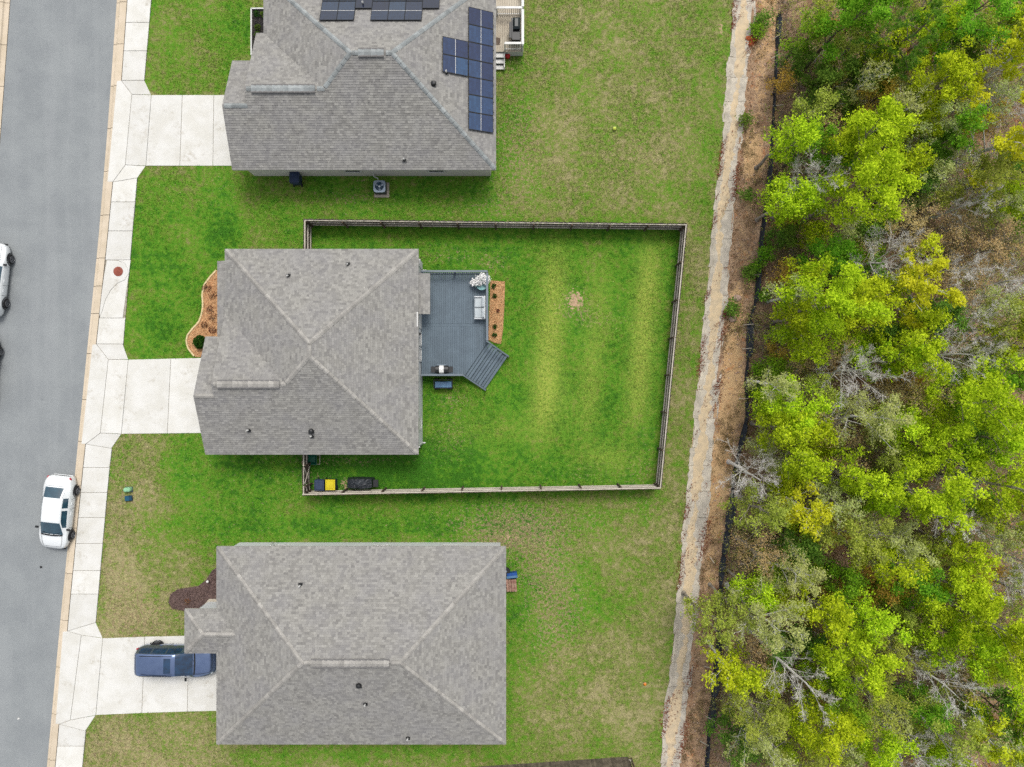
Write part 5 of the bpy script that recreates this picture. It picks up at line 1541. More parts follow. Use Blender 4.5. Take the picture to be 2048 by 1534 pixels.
# sand washed along the channel bed
def sand_mat():
    m, nt, b = nodes('sand_drift')
    p = pos(nt); n1 = noise(nt, p, 2.2, 5, .7); n2 = noise(nt, p, 30, 3, .7)
    col = mixc(nt, sstep(nt, n1.outputs[0], .35, .65), S(230, 206, 168), S(208, 190, 160))
    hv = N(nt, 'ShaderNodeHueSaturation'); nt.links.new(math_n(nt, 'MULTIPLY_ADD', n2.outputs[0], .5, .75), hv.inputs['Value']); nt.links.new(col, hv.inputs['Color'])
    nt.links.new(hv.outputs[0], b.inputs['Base Color']); b.inputs['Roughness'].default_value = .95
    return m
MS = sand_mat()
v = []; f = []; ys = np.arange(-300, 1841, 4.0); K = 13
for yy in ys:
    xl_, xr_ = chx(yy, CH_L), chx(yy, CH_R)
    sh = .10 * math.sin(yy * .011) + .05 * math.sin(yy * .05 + 1)
    for j in range(K):
        t_ = j / (K - 1); p = P(xl_ + (xr_ - xl_) * t_, yy)
        base = np.interp(t_, [q[0] for q in prof], [q[1] for q in prof])
        wd = .24 + .10 * math.sin(yy * .023) + .08 * math.sin(yy * .09 + t_ * 5) + .05 * math.sin(yy * .31)
        z = -.075 + .07 * (1 - ((t_ - .47 - sh) / wd) ** 2) + rg.uniform(-.03, .03) - .05 * max(0, math.sin(yy * .037 + 1.3))
        v.append((p.x, p.y, max(z, base - .06)))
for i in range(len(ys) - 1):
    for j in range(K - 1):
        o = i * K + j; f.append((o, o + K, o + K + 1, o + 1))
so = MB().add(v, f).build('sand_drift', MS, ch, smooth=True); so['kind'] = 'stuff'

# woodland floor: bank and forest soil, gently uneven
SILT = [(1590, -300), (1566, -100), (1556, 0), (1548, 170), (1543, 250), (1538, 330), (1530, 400), (1519, 480), (1513, 560), (1509, 600), (1497, 640), (1495, 705), (1489, 760), (1492, 830), (1478, 890), (1467, 940), (1462, 985), (1456, 1030), (1449, 1080), (1440, 1140), (1433, 1290), (1425, 1380), (1415, 1470), (1410, 1534), (1400, 1660), (1385, 1840)]
def floor_mat():
    m, nt, b = nodes('woodland_floor')
    p = pos(nt); sd_ = attr(nt, 'sand'); gn = attr(nt, 'moss')
    n1, n2, n3 = noise(nt, p, .9, 4, .65), noise(nt, p, 7, 4, .75), noise(nt, p, 28, 3, .8)
    col = mixc(nt, sstep(nt, n1.outputs[0], .35, .65), S(172, 140, 110), S(198, 168, 138))
    col = mixc(nt, sstep(nt, n2.outputs[0], .5, .72), col, S(126, 98, 76))
    sm_ = sstep(nt, math_n(nt, 'ADD', sd_, math_n(nt, 'ADD', math_n(nt, 'MULTIPLY_ADD', n1.outputs[0], 1.0, -.5), math_n(nt, 'MULTIPLY_ADD', n2.outputs[0], 1.1, -.55))), .42, .62)
    sc = mixc(nt, n1.outputs[0], S(226, 196, 150), S(212, 168, 122))
    col = mixc(nt, sm_, col, sc)
    gm = sstep(nt, math_n(nt, 'ADD', gn, math_n(nt, 'MULTIPLY_ADD', n2.outputs[0], 1.4, -.7)), .45, .7)
    col = mixc(nt, math_n(nt, 'MULTIPLY', gm, .8), col, S(104, 112, 56))
    n4 = noise(nt, p, 1.7, 5, .75)
    col = mixc(nt, math_n(nt, 'MULTIPLY', sstep(nt, n4.outputs[0], .54, .68), .65), col, S(206, 134, 84))
    n6 = noise(nt, p, 3.3, 5, .8)
    col = mixc(nt, math_n(nt, 'MULTIPLY', sstep(nt, n6.outputs[0], .54, .66), .6), col, S(92, 74, 60))
    hv = N(nt, 'ShaderNodeHueSaturation'); nt.links.new(math_n(nt, 'MULTIPLY_ADD', n3.outputs[0], 1.2, .4), hv.inputs['Value']); nt.links.new(col, hv.inputs['Color'])
    nt.links.new(hv.outputs[0], b.inputs['Base Color']); b.inputs['Roughness'].default_value = .95; b.inputs['Specular IOR Level'].default_value = .1
    bm = N(nt, 'ShaderNodeBump'); bm.inputs['Strength'].default_value = .7; bm.inputs['Distance'].default_value = .06
    nt.links.new(n2.outputs[0], bm.inputs['Height']); nt.links.new(bm.outputs[0], b.inputs['Normal'])
    return m
MFL = floor_mat()
def ffields(X, Y):
    cr = np.interp(Y, [p[1] for p in CH_R], [p[0] for p in CH_R]); sx_ = np.interp(Y, [p[1] for p in SILT], [p[0] for p in SILT])
    t_ = (X - cr) / np.maximum(sx_ - cr, 1)
    sd_ = .46 * np.exp(-((t_ - .45) / .6) ** 2)
    for (cx, cy, rx, ry, k) in ((1503, 310, 16, 40, .75), (1540, 20, 18, 40, .5), (1545, 60, 8, 60, .35), (1475, 640, 16, 22, .3), (1462, 700, 18, 50, .35), (1455, 810, 22, 60, .4), (1440, 930, 22, 60, .7), (1425, 1020, 20, 50, .65), (1550, 220, 9, 40, .6), (1420, 1150, 14, 40, .25), (1500, 560, 8, 20, .3), (1483, 790, 10, 60, .6), (1530, 470, 6, 60, .2), (1470, 590, 12, 10, .5)):
        sd_ += k * np.exp(-(((X - cx) / rx) ** 2 + ((Y - cy) / ry) ** 2))
    ms = .12 * (t_ > 1.3) + .18 * np.exp(-((X - 1570) / 60) ** 2) * (Y > 400)
    return sd_, ms
def fheight(X, Y):
    sx_ = np.interp(Y, [p[1] for p in SILT], [p[0] for p in SILT]); d = np.clip((X - sx_) / 200, 0, 1)
    return .03 + .05 * np.sin(X * .06 + Y * .021) * np.sin(Y * .045 - X * .03) + .35 * d * d
rows = np.arange(-300, 1841, 9.0); nx = 90
GX = np.zeros((len(rows), nx)); GY = np.zeros_like(GX)
for i, y in enumerate(rows):
    xa_, xb_ = chx(y, CH_R) - 5, 2560
    GX[i] = xa_ + (xb_ - xa_) * np.linspace(0, 1, nx) ** 1.4; GY[i] = y
Zf = fheight(GX, GY); Zf[:, 0] = -.02; Zf[:, 1] = np.minimum(Zf[:, 1], .04)
V = np.stack([(GX - 1024) * CAM_H / FOC, (767 - GY) * CAM_H / FOC, Zf], -1).reshape(-1, 3)
ii = np.arange((len(rows) - 1) * (nx - 1)); a_ = (ii // (nx - 1)) * nx + ii % (nx - 1)
Fq = np.stack([a_, a_ + nx, a_ + nx + 1, a_ + 1], -1)
sd_, ms_ = ffields(GX.ravel(), GY.ravel())
struct(link('woodland_floor', npmesh('woodland_floor', V, Fq, MFL, smooth=True, pattrs={'sand': sd_, 'moss': ms_})))

rng = np.random.default_rng(77)
def scatter_floor(n, x1=2250):
    Y = rng.uniform(-150, 1680, n); X = np.interp(Y, [p[1] for p in CH_R], [p[0] for p in CH_R]) + rng.random(n) ** 1.15 * (x1 - 1400)
    s_, m_ = ffields(X, Y)
    k = rng.random(n) > np.clip(s_ * 1.5, 0, .96)
    return X[k], Y[k]
X, Y = scatter_floor(120000)
C = np.stack([(X - 1024) * CAM_H / FOC, (767 - Y) * CAM_H / FOC, fheight(X, Y) + .02 + rng.random(len(X)) * .05], -1)
V, Fq = leaf_cards(C, .05, rng, .9, .5, True)
tag(link('leaf_litter', npmesh('leaf_litter', V, Fq, LITTER, attrs={'v': rng.random(len(C))})), 'brown fallen leaves covering the woodland floor and bank', 'leaf litter', kind='stuff')
# leaves and twigs washed onto the channel
n = 16000
Y = rng.uniform(-80, 1620, n); t_ = np.where(rng.random(n) < .5, rng.normal(.97, .12, n), np.where(rng.random(n) < .6, rng.normal(.06, .09, n), rng.random(n)))
gate_ = (np.sin(Y * .045 + t_ * 4) + np.sin(Y * .017 + 2) + np.sin(Y * .13 + t_ * 9) * .8 + rng.normal(0, .3, n)) > .75
xl_ = np.interp(Y, [p[1] for p in CH_L], [p[0] for p in CH_L]); xr_ = np.interp(Y, [p[1] for p in CH_R], [p[0] for p in CH_R])
X = xl_ + (xr_ - xl_) * t_; X, Y = X[gate_], Y[gate_]
C = np.stack([(X - 1024) * CAM_H / FOC, (767 - Y) * CAM_H / FOC, .06 + rng.random(len(X)) * .03], -1)
V, Fq = leaf_cards(C, .045, rng, .9, .5, True)
tag(link('channel_debris', npmesh('channel_debris', V, Fq, leaf_mat('red_litter', S(110, 66, 44), S(172, 116, 82), .1, 0), attrs={'v': rng.random(len(C))})), 'reddish dead leaves drifted along the drain channel edges', 'leaf litter', kind='stuff')

n = 1500
Y = rng.uniform(-60, 1600, n); t_ = rng.random(n); xr_ = np.interp(Y, [p[1] for p in CH_R], [p[0] for p in CH_R]); sx_ = np.interp(Y, [p[1] for p in SILT], [p[0] for p in SILT])
X = xr_ + (sx_ + 20 - xr_) * t_; k = (np.sin(X * .09 + Y * .04) + np.sin(Y * .023) + rng.normal(0, .5, n)) > .2; X, Y = X[k], Y[k]
base = np.stack([(X - 1024) * CAM_H / FOC, (767 - Y) * CAM_H / FOC, fheight(X, Y) + .05], -1)
C = np.repeat(base, 34, 0) + rng.normal(0, 1, (len(base) * 34, 3)) * np.array([.11, .11, .05]); C[:, 2] = np.abs(C[:, 2]) + .04
V, Fq = leaf_cards(C, .032, rng, .6, .4, True)
tag(link('bank_weeds', npmesh('bank_weeds', V, Fq, leaf_mat('bank_weed', S(110, 104, 66), S(176, 160, 112), .3, 0), attrs={'v': np.clip(np.repeat(rng.random(len(base)), 34) + rng.normal(0, .15, len(C)), 0, 1)})), 'dry weeds scattered over the bank beside the drain channel', 'weeds', kind='stuff')
n = 900
Y = rng.uniform(-60, 1600, n); xr_ = np.interp(Y, [p[1] for p in CH_R], [p[0] for p in CH_R]); X = xr_ - 6 + rng.random(n) * 75
pb = MB()
for x_, y_ in zip(X, Y):
    c_ = P(x_, y_); pb.ball((c_.x, c_.y, .05), float(rng.uniform(.025, .075)), (1, float(rng.uniform(.6, 1)), .6), 5, 3)
tag(pb.build('bank_stones', M['rock']), 'small pale stones strewn along the bank by the channel', 'stones', kind='stuff')
q = P(1503, 82)
cl = thing('clay_heap', 'small orange clay heap spilled on the drain channel near the top', 'heap', (q.x, q.y, 0))
hp = MB(); v = []; f = []
for i in range(9):
    for j in range(18):
        r_ = i / 8; a = j / 18 * 6.283; rr_ = r_ * (.42 + .14 * math.sin(a * 3 + 1) + .08 * math.sin(a * 5))
        v.append((q.x + rr_ * math.cos(a) * .8, q.y + rr_ * math.sin(a), -.02 + .28 * (1 - r_) ** 1.2 + rg.uniform(-.02, .02) + .03 * (1 - r_)))
for i in range(8):
    for j in range(18): f.append((i * 18 + j, (i + 1) * 18 + j, (i + 1) * 18 + (j + 1) % 18, i * 18 + (j + 1) % 18))
hp.add(v, f).build('clay', M['clay'], cl)
c_ = MB(); 
for k in range(22):
    a = rg.uniform(0, 6.28); d = rg.uniform(.2, .5); c_.ball((q.x + d * math.cos(a) * .8, q.y + d * math.sin(a), .03), rg.uniform(.02, .05), (1, 1, .7), 6, 4)
o = c_.build('crumbs', M['clay'], cl); o['kind'] = 'stuff'
for k, (px, py, r_, lb) in enumerate(((1475, 596, .30, 'rounded pinkish dirt clod on the bank, right of the channel'), (1466, 638, .26, 'flat pinkish dirt clod on the bank, the lower of two'))):
    q = P(px, py, .1); b_ = MB(); t = MB(); t.ball((0, 0, 0), 1, (1, 1, 1), 12, 8)
    for p_ in t.v:
        n_ = 1 + .12 * math.sin(p_.x * 5 + k) * math.cos(p_.y * 4 + p_.z * 3); b_.v.append(Vector((q.x + p_.x * r_ * n_, q.y + p_.y * r_ * .8 * n_, .06 + p_.z * r_ * .45 * n_)))
    b_.f = t.f
    tag(b_.build('dirt_clod', M['rock'], None, (q.x, q.y, 0), smooth=True), lb, 'clod', 'dirt clods on the bank')

sf = thing('silt_fence', 'sagging black silt fence along the edge of the woods', 'silt fence', (*XY(1500, 767), 0))
segs = [(30, 100, .22, .35), (100, 170, .08, .25), (170, 240, .04, .3), (240, 300, .05, .4), (300, 420, .12, .45), (420, 530, .10, .5), (530, 606, .20, .42), (606, 640, .06, .3), (640, 716, .44, .25), (716, 800, .05, .3), (800, 846, .10, .3), (846, 905, .24, .35), (905, 985, .06, .35), (985, 1058, .44, .3), (1058, 1108, .30, .3), (1108, 1168, .26, .3), (1168, 1225, .14, .4), (1225, 1280, .12, .4), (1280, 1340, .30, .4), (1340, 1396, .42, .3), (1396, 1466, .40, .32), (1466, 1545, .12, .4)]
for (a, b, wd, hg) in segs:
    wd = wd + .07; hg = hg * 1.2
    n = max(4, int((b - a) / 5)); v = []; f = []
    for i in range(n + 1):
        yy = a + (b - a) * i / n; p = P(at_y(SILT, yy), yy); e = math.sin(math.pi * i / n) ** .5
        ww = wd * (.25 + .75 * e) * rg.uniform(.8, 1.15); h_ = hg * rg.uniform(.8, 1.1)
        for (t_, u) in ((0, .03), (.35, .45), (.7, .8), (1, 1)):
            v.append((p.x - ww * .3 + ww * t_ + rg.uniform(-.015, .015), p.y, .04 + h_ * u * (1 - .25 * e * t_)))
    for i in range(n):
        for j in range(3):
            o = i * 4 + j; f.append((o, o + 1, o + 5, o + 4))
    o_ = len(v); v += [(x + .012, y_, z - .006) for (x, y_, z) in v[:o_]]; f += [tuple(q + o_ for q in fc[::-1]) for fc in f[:]]
    MB().add(v, f).build('fabric', M['silt'], sf)
for (px, py, ang, L) in ((1552, 112, 20, .55), (1557, 165, -25, .5), (1556, 211, -4, .55), (1512, 550, 2, .45), (1497, 649, 4, .55), (1494, 697, 3, .5), (1487, 797, 4, .5), (1495, 876, 8, .5), (1416, 1334, 4, .4), (1421, 1437, -14, .55), (1408, 1486, -18, .5), (1424, 1120, -60, .4), (1470, 960, 70, .4), (1551, 75, 30, .4)):
    p = P(px, py, .3); d = Vector((math.cos(R(ang)), math.sin(R(ang)), 0)) * (L / 2)
    MB().bar((p.x - d.x, p.y - d.y, .16), (p.x + d.x, p.y + d.y, .5), .045, .035).build('stake', M['stake'], sf)

# ------------------------------------------------------------------ trees
def tubes(P0, P1, R0, R1, k=4):
    n = len(P0)
    D = P1 - P0; Ln = np.linalg.norm(D, axis=1, keepdims=True); D = D / np.maximum(Ln, 1e-6)
    ref = np.where(np.abs(D[:, 2:3]) > .9, np.array([[1., 0, 0]]), np.array([[0, 0, 1.]]))
    U = np.cross(D, ref); U /= np.linalg.norm(U, axis=1, keepdims=True); W = np.cross(D, U)
    ang = np.arange(k) * 2 * np.pi / k
    ring = U[:, None, :] * np.cos(ang)[None, :, None] + W[:, None, :] * np.sin(ang)[None, :, None]
    A = P0[:, None, :] + ring * R0[:, None, None]; B = P1[:, None, :] + ring * R1[:, None, None]
    V = np.concatenate([A, B], 1).reshape(-1, 3)
    base = (np.arange(n) * 2 * k)[:, None]
    j = np.arange(k); jn = (j + 1) % k
    F_ = np.stack([base + j, base + jn, base + k + jn, base + k + j], -1).reshape(-1, 4)
    return V, F_
def bez(B, t):
    a, b, c = B; t = t[:, None]
    return a * (1 - t) ** 2 + 2 * b * t * (1 - t) + c * t * t
def bez_t(B, t):
    a, b, c = B; t = t[:, None]
    d = 2 * (b - a) * (1 - t) + 2 * (c - b) * t
    return d / np.maximum(np.linalg.norm(d, axis=1, keepdims=True), 1e-6)
def bez_segs(B, r0, r1, k):
    out = []
    n = len(B[0])
    for i in range(k):
        t0, t1 = np.full(n, i / k), np.full(n, (i + 1) / k)
        out.append((bez(B, t0), bez(B, t1), r0 + (r1 - r0) * i / k, r0 + (r1 - r0) * (i + 1) / k))
    return [np.concatenate([o[q] for o in out]) for q in range(4)]
def unit(v): return v / np.maximum(np.linalg.norm(v, axis=1, keepdims=True), 1e-6)

# per kind: limbs, side branches per limb, twigs per branch, leaves per square metre of crown, leaf size, spread of a leaf clump, bark, twig radius
KIND = {
 'lime':   dict(n1=13, n2=7, n3=3, dens=660, size=.066, spread=.16, bark=BARK, tw=.010, low=.35),
 'green':  dict(n1=12, n2=7, n3=3, dens=640, size=.064, spread=.16, bark=BARK_DK, tw=.010, low=.3),
 'yellow': dict(n1=12, n2=6, n3=3, dens=330, size=.080, spread=.13, bark=BARK_PALE, tw=.014, low=.4),
 'olive':  dict(n1=13, n2=8, n3=4, dens=380, size=.058, spread=.13, bark=BARK, tw=.011, low=.3),
 'pale':   dict(n1=14, n2=8, n3=4, dens=380, size=.056, spread=.13, bark=BARK_PALE, tw=.011, low=.3),
 'tan':    dict(n1=13, n2=8, n3=5, dens=260, size=.042, spread=.16, bark=BARK, tw=.012, low=.3),
 'orange': dict(n1=12, n2=7, n3=4, dens=480, size=.05, spread=.18, bark=BARK_DK, tw=.010, low=.2),
 'bare':   dict(n1=16, n2=12, n3=9, dens=60, size=.036, spread=.14, bark=BARK_PALE, tw=.010, low=.35, thin=.62),
 'dark':   dict(n1=12, n2=7, n3=3, dens=540, size=.072, spread=.17, bark=BARK_DK, tw=.010, low=.15),
 'pine':   dict(n1=18, n2=6, n3=2, dens=0, size=.20, spread=.0, bark=BARK_DK, tw=.014, low=.35),
}
def make_tree(root, kind, Rc, h, seed):
    K = KIND[kind]; rng = np.random.default_rng(seed)
    small = h < 3.2
    lean = rng.normal(0, .05 * h, 2)
    # trunk
    tp = np.linspace(0, 1, 8); TP = np.stack([lean[0] * tp ** 1.5 + rng.normal(0, .02 * h, 8) * tp * (1 - tp) * 2, lean[1] * tp ** 1.5 + rng.normal(0, .02 * h, 8) * tp * (1 - tp) * 2, h * .9 * tp], -1)
    TP -= np.array([lean[0], lean[1], 0]) * .0
    r0 = max(.03, .0125 * h + .012 * Rc)
    TR = r0 * (1 - .82 * tp)
    V, F_ = tubes(TP[:-1], TP[1:], TR[:-1], TR[1:], 7)
    flare, FF = tubes(np.array([[0, 0, -.1]]), np.array([[0, 0, .35]]), np.array([r0 * 1.7]), np.array([r0 * 1.0]), 7)
    V2 = np.concatenate([V, flare]); F2 = np.concatenate([F_, FF + len(V)])
    link('trunk', npmesh('trunk', V2, F2, K['bark'], smooth=True), root)
    # limbs
    n1 = K['n1'] if not small else max(6, K['n1'] - 5)
    t = K['low'] + (1 - K['low']) * (np.arange(n1) + rng.random(n1)) / n1
    t = np.clip(t, 0, .99)
    S0 = np.stack([np.interp(t, tp, TP[:, q]) for q in range(3)], -1)
    az = np.arange(n1) * 2.39996 + rng.uniform(0, 6.28) + rng.normal(0, .3, n1)
    tt = (t - K['low']) / (1 - K['low'])
    lopside = 1 + .22 * np.cos(az - rng.uniform(0, 6.28))
    reach = Rc * np.sqrt(np.clip(1 - tt ** 2.2 * .85, .08, 1)) * rng.uniform(.72, 1.08, n1) * lopside
    rise = h * (.10 + .06 * rng.random(n1)) * (1 + .6 * tt) if kind != 'pine' else h * .03 * rng.random(n1)
    E0 = S0 + np.stack([np.cos(az) * reach, np.sin(az) * reach, rise + reach * (.22 if kind != 'pine' else .05)], -1)
    E0[:, 2] = np.minimum(E0[:, 2], h * 1.02)
    MID = S0 * .45 + E0 * .55 + np.stack([rng.normal(0, .08 * Rc, n1), rng.normal(0, .08 * Rc, n1), reach * .12], -1)
    B1 = (S0, MID, E0)
    rl = np.interp(t, tp, TR) * .55 * K.get('thin', 1.0)
    segs = [bez_segs(B1, rl, rl * .28, 4)]
    # side branches
    def sprout(B, n, tlo, length, wob, up, base_r):
        m = len(B[0]); idx = np.repeat(np.arange(m), n); t = rng.uniform(tlo, 1.0, m * n)
        Bi = tuple(b[idx] for b in B)
        s = bez(Bi, t); d = bez_t(Bi, t)
        rd = unit(rng.normal(size=(m * n, 3)))
        d = unit(d * .75 + rd * wob + np.array([0, 0, up]))
        L = (length[idx] if isinstance(length, np.ndarray) else length) * rng.uniform(.5, 1.15, m * n) * (1.15 - .5 * t)
        e = s + d * L[:, None]
        mid = (s + e) / 2 + rng.normal(0, .1, (m * n, 3)) * L[:, None]
        return (s, mid, e), base_r[idx] * (1 - .5 * t)
    B2, r2 = sprout(B1, K['n2'] if not small else max(4, K['n2'] - 3), .25, reach * .48, .75, .18, rl * .5)
    r2 = np.maximum(r2, K['tw'] * .9)
    segs.append(bez_segs(B2, r2, r2 * .45, 2))
    L2 = np.linalg.norm(B2[2] - B2[0], axis=1)
    B3, r3 = sprout(B2, K['n3'], .3, L2 * .62, .85, .15, r2 * .6)
    r3 = np.maximum(r3 * .8, K['tw'] * .6)
    segs.append(bez_segs(B3, r3, r3 * .5, 1))
    P0, P1, Ra, Rb = [np.concatenate([s[q] for s in segs]) for q in range(4)]
    V, F_ = tubes(P0, P1, Ra, Rb, 3)
    link('branches', npmesh('branches', V, F_, K['bark']), root)['kind'] = 'stuff'
    # crown
    if kind == 'pine':
        tips = np.concatenate([B2[2], B1[2], B3[2], TP[-2:]])
        nn = 46
        c = np.repeat(tips, nn, 0); d = unit(rng.normal(size=(len(c), 3)) + np.array([0, 0, .35]))
        L = rng.uniform(.13, .24, len(c))[:, None]; w = unit(np.cross(d, rng.normal(size=(len(c), 3)))) * .011
        V = np.stack([c - w, c + w, c + d * L], 1).reshape(-1, 3)
        F_ = np.arange(len(V)).reshape(-1, 3); v = np.repeat(rng.random(len(tips)), nn) * .6 + rng.random(len(c)) * .4
        link('crown', npmesh('crown', V, F_, LEAF[kind], attrs={'v': v}), root)
        return
    area = math.pi * Rc * Rc
    total = int(K['dens'] * area * (1.25 if small else 1.0)) + 40
    keep = rng.random(len(B3[2])) < (.85 if kind not in ('yellow', 'tan') else .6)
    tips = np.concatenate([B3[2][keep], B3[1][keep], B2[2]])
    # leave out some sides of the crown so that gaps show through
    g0 = rng.uniform(0, 6.28)
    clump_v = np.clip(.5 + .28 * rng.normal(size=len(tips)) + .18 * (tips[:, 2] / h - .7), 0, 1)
    pick = rng.integers(0, len(tips), total)
    C = tips[pick] + rng.normal(0, K['spread'], (total, 3)) * np.array([1, 1, .8])
    V, F_ = leaf_cards(C, K['size'] * (1.0 if Rc > .8 else .85), rng, 1.05, .62, True)
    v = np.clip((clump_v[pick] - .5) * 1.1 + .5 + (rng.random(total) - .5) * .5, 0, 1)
    link('crown', npmesh('crown', V, F_, LEAF[kind], attrs={'v': v}), root)

TREES = [  # crown centre in the photograph, crown radius, kind
 (1711, 24, 60, 'green'), (1629, 50, 30, 'green'), (1820, 60, 66, 'pine'), (1790, 100, 40, 'pine'), (1707, 90, 50, 'olive'), (1675, 158, 55, 'dark'), (1960, 20, 60, 'green'), (1990, 65, 45, 'olive'),
 (2020, 112, 62, 'yellow'), (1903, 178, 62, 'lime'), (2022, 268, 78, 'yellow'), (1625, 225, 42, 'olive'), (1585, 272, 36, 'lime'), (1750, 208, 52, 'orange'), (1822, 203, 28, 'green'), (1872, 236, 52, 'pale'), (1775, 285, 74, 'lime'),
 (1732, 372, 74, 'lime'), (1690, 285, 40, 'lime'), (1626, 332, 54, 'bare'), (1864, 300, 30, 'pine'), (1583, 430, 26, 'orange'), (1548, 378, 12, 'green'), (1626, 470, 26, 'lime'), (1583, 475, 22, 'dark'), (1975, 360, 68, 'olive'), (1925, 405, 40, 'bare'), (1800, 448, 58, 'tan'), (1889, 462, 52, 'tan'),
 (2034, 432, 28, 'green'), (1668, 325, 30, 'green'), (1690, 520, 28, 'green'), (1779, 518, 58, 'bare'), (1852, 522, 30, 'yellow'), (1985, 500, 62, 'tan'), (1935, 530, 46, 'bare'), (1580, 546, 28, 'orange'), (1660, 600, 72, 'lime'), (1718, 630, 58, 'lime'), (1610, 630, 42, 'lime'), (1820, 588, 66, 'yellow'),
 (1808, 690, 48, 'lime'), (1705, 752, 68, 'bare'), (1660, 700, 46, 'tan'), (1845, 782, 62, 'tan'), (1906, 704, 66, 'bare'), (1578, 800, 48, 'lime'), (1570, 858, 40, 'lime'), (1735, 838, 60, 'pale'), (1992, 815, 80, 'lime'), (2004, 885, 60, 'lime'), (2012, 755, 46, 'green'),
 (1519, 946, 56, 'bare'), (1604, 925, 42, 'lime'), (1690, 905, 52, 'tan'), (1778, 900, 46, 'olive'), (1853, 888, 52, 'lime'), (1853, 992, 76, 'lime'), (1995, 972, 58, 'lime'), (1770, 965, 34, 'dark'), (2026, 560, 54, 'bare'), (2010, 655, 58, 'olive'), (1926, 590, 48, 'tan'), (1945, 640, 40, 'bare'),
 (1612, 1008, 42, 'yellow'), (1530, 1022, 52, 'olive'), (1702, 1085, 64, 'olive'), (1655, 1050, 40, 'orange'), (1800, 1070, 56, 'pale'), (1519, 1105, 52, 'tan'), (1585, 1160, 46, 'pale'), (1756, 1168, 36, 'orange'), (1892, 1170, 54, 'lime'), (1954, 1136, 42, 'orange'), (2026, 1120, 46, 'bare'), (1925, 1050, 36, 'bare'), (1680, 1150, 34, 'green'),
 (1983, 1240, 70, 'lime'), (1534, 1246, 62, 'pale'), (1412, 1240, 44, 'olive'), (1464, 1214, 44, 'olive'), (1640, 1214, 46, 'lime'), (1728, 1236, 46, 'lime'), (1722, 1300, 64, 'lime'), (1790, 1290, 46, 'olive'), (1806, 1222, 46, 'olive'), (1472, 1356, 36, 'yellow'), (1510, 1364, 34, 'lime'),
 (1592, 1354, 50, 'bare'), (1877, 1358, 60, 'bare'), (1942, 1292, 50, 'lime'), (2014, 1330, 52, 'lime'), (1738, 1380, 60, 'olive'), (1519, 1424, 58, 'olive'), (1526, 1484, 54, 'pale'), (1665, 1455, 54, 'lime'), (1750, 1480, 46, 'lime'), (1830, 1510, 56, 'bare'), (1910, 1440, 58, 'olive'), (2000, 1412, 46, 'dark'), (1994, 1464, 50, 'yellow'),
 (1668, 1520, 42, 'olive'), (1592, 1440, 36, 'lime'), (1840, 1420, 40, 'green'), (1600, 1090, 40, 'dark'), (1625, 1300, 34, 'dark'), (1660, 1380, 36, 'green'),
 (1920, 960, 40, 'bare'), (1680, 985, 42, 'pale'), (1640, 770, 34, 'olive'), (1745, 460, 34, 'dark'), (1860, 1100, 40, 'olive'), (2040, 200, 34, 'bare'), (1950, 300, 36, 'bare'), (1560, 1300, 30, 'dark'), (1940, 860, 40, 'dark'), (1600, 720, 30, 'tan'), (1560, 700, 22, 'orange'), (1890, 620, 40, 'dark'), (1740, 560, 36, 'dark'),
 (1570, 160, 22, 'orange'), (1600, 120, 26, 'dark'), (1556, 470, 16, 'dark'), (1530, 505, 14, 'green'), (1500, 545, 13, 'dark'), (1510, 530, 10, 'green'), (1530, 590, 10, 'green'), (1467, 614, 13, 'dark'), (1520, 745, 14, 'green'), (1512, 780, 12, 'dark'), (1495, 390, 11, 'dark'), (1493, 240, 10, 'dark'), (1525, 40, 14, 'dark'), (1515, 60, 12, 'green'),
 (2080, 60, 60, 'lime'), (2085, 350, 60, 'olive'), (2090, 700, 60, 'lime'), (2090, 1020, 60, 'lime'), (2085, 1200, 60, 'olive'), (2090, 1460, 60, 'lime'), (1780, -30, 60, 'green'), (1900, -30, 60, 'olive'), (1600, 1570, 60, 'olive'), (1900, 1575, 60, 'lime'),
]
_r = random.Random(55)
for _ in range(2600):      # trees between those: wherever the canopy still has a hole
    if len(TREES) > 285: break
    py = _r.uniform(5, 1530); px = _r.uniform(at_y(SILT, py) + 45, 2040); r_ = _r.choice((24, 28, 32, 36, 40))
    if (1640 < px < 1800 and 395 < py < 470) or (1560 < px < 1660 and 130 < py < 215): continue
    if all(math.hypot(px - t_[0], py - t_[1]) > t_[2] * .56 + r_ * .40 for t_ in TREES if t_[2] > 15):
        TREES.append((round(px), round(py), r_, _r.choice(('lime', 'lime', 'olive', 'pale', 'pale', 'tan', 'bare', 'dark', 'green', 'lime', 'lime', 'orange'))))
KN = {'lime': 'lime-green leafy tree', 'green': 'mid-green leafy tree', 'yellow': 'bright yellow-leafed tree', 'olive': 'thin olive-leafed tree', 'pale': 'pale green feathery tree', 'tan': 'tan budding tree',
      'orange': 'orange-brown budding tree', 'bare': 'bare pale grey tree', 'dark': 'dark green bushy tree', 'pine': 'dark green pine'}
BANDS = [(130, 'level with the solar panels'), (340, 'level with the upper driveway'), (490, 'level with the upper yard fence'), (590, 'level with the drain cover'), (665, 'level with the loveseat'), (790, 'level with the deck steps'), (910, 'level with the middle driveway bottom'), (1000, 'level with the yellow bin'),
         (1110, 'level with the white sedan front'), (1200, 'level with the dark mulch bed'), (1270, 'level with the lower porch roof'), (1365, 'level with the blue SUV'), (1440, 'level with the lower driveway bottom'), (9999, 'along the bottom photo edge')]
ORD = ['', 'first', 'second', 'third', 'fourth', 'fifth', 'sixth', 'seventh', 'eighth', 'ninth', 'tenth', 'eleventh', 'twelfth']
def size_of(r): return 'small ' if r < 18 else ''
info = []
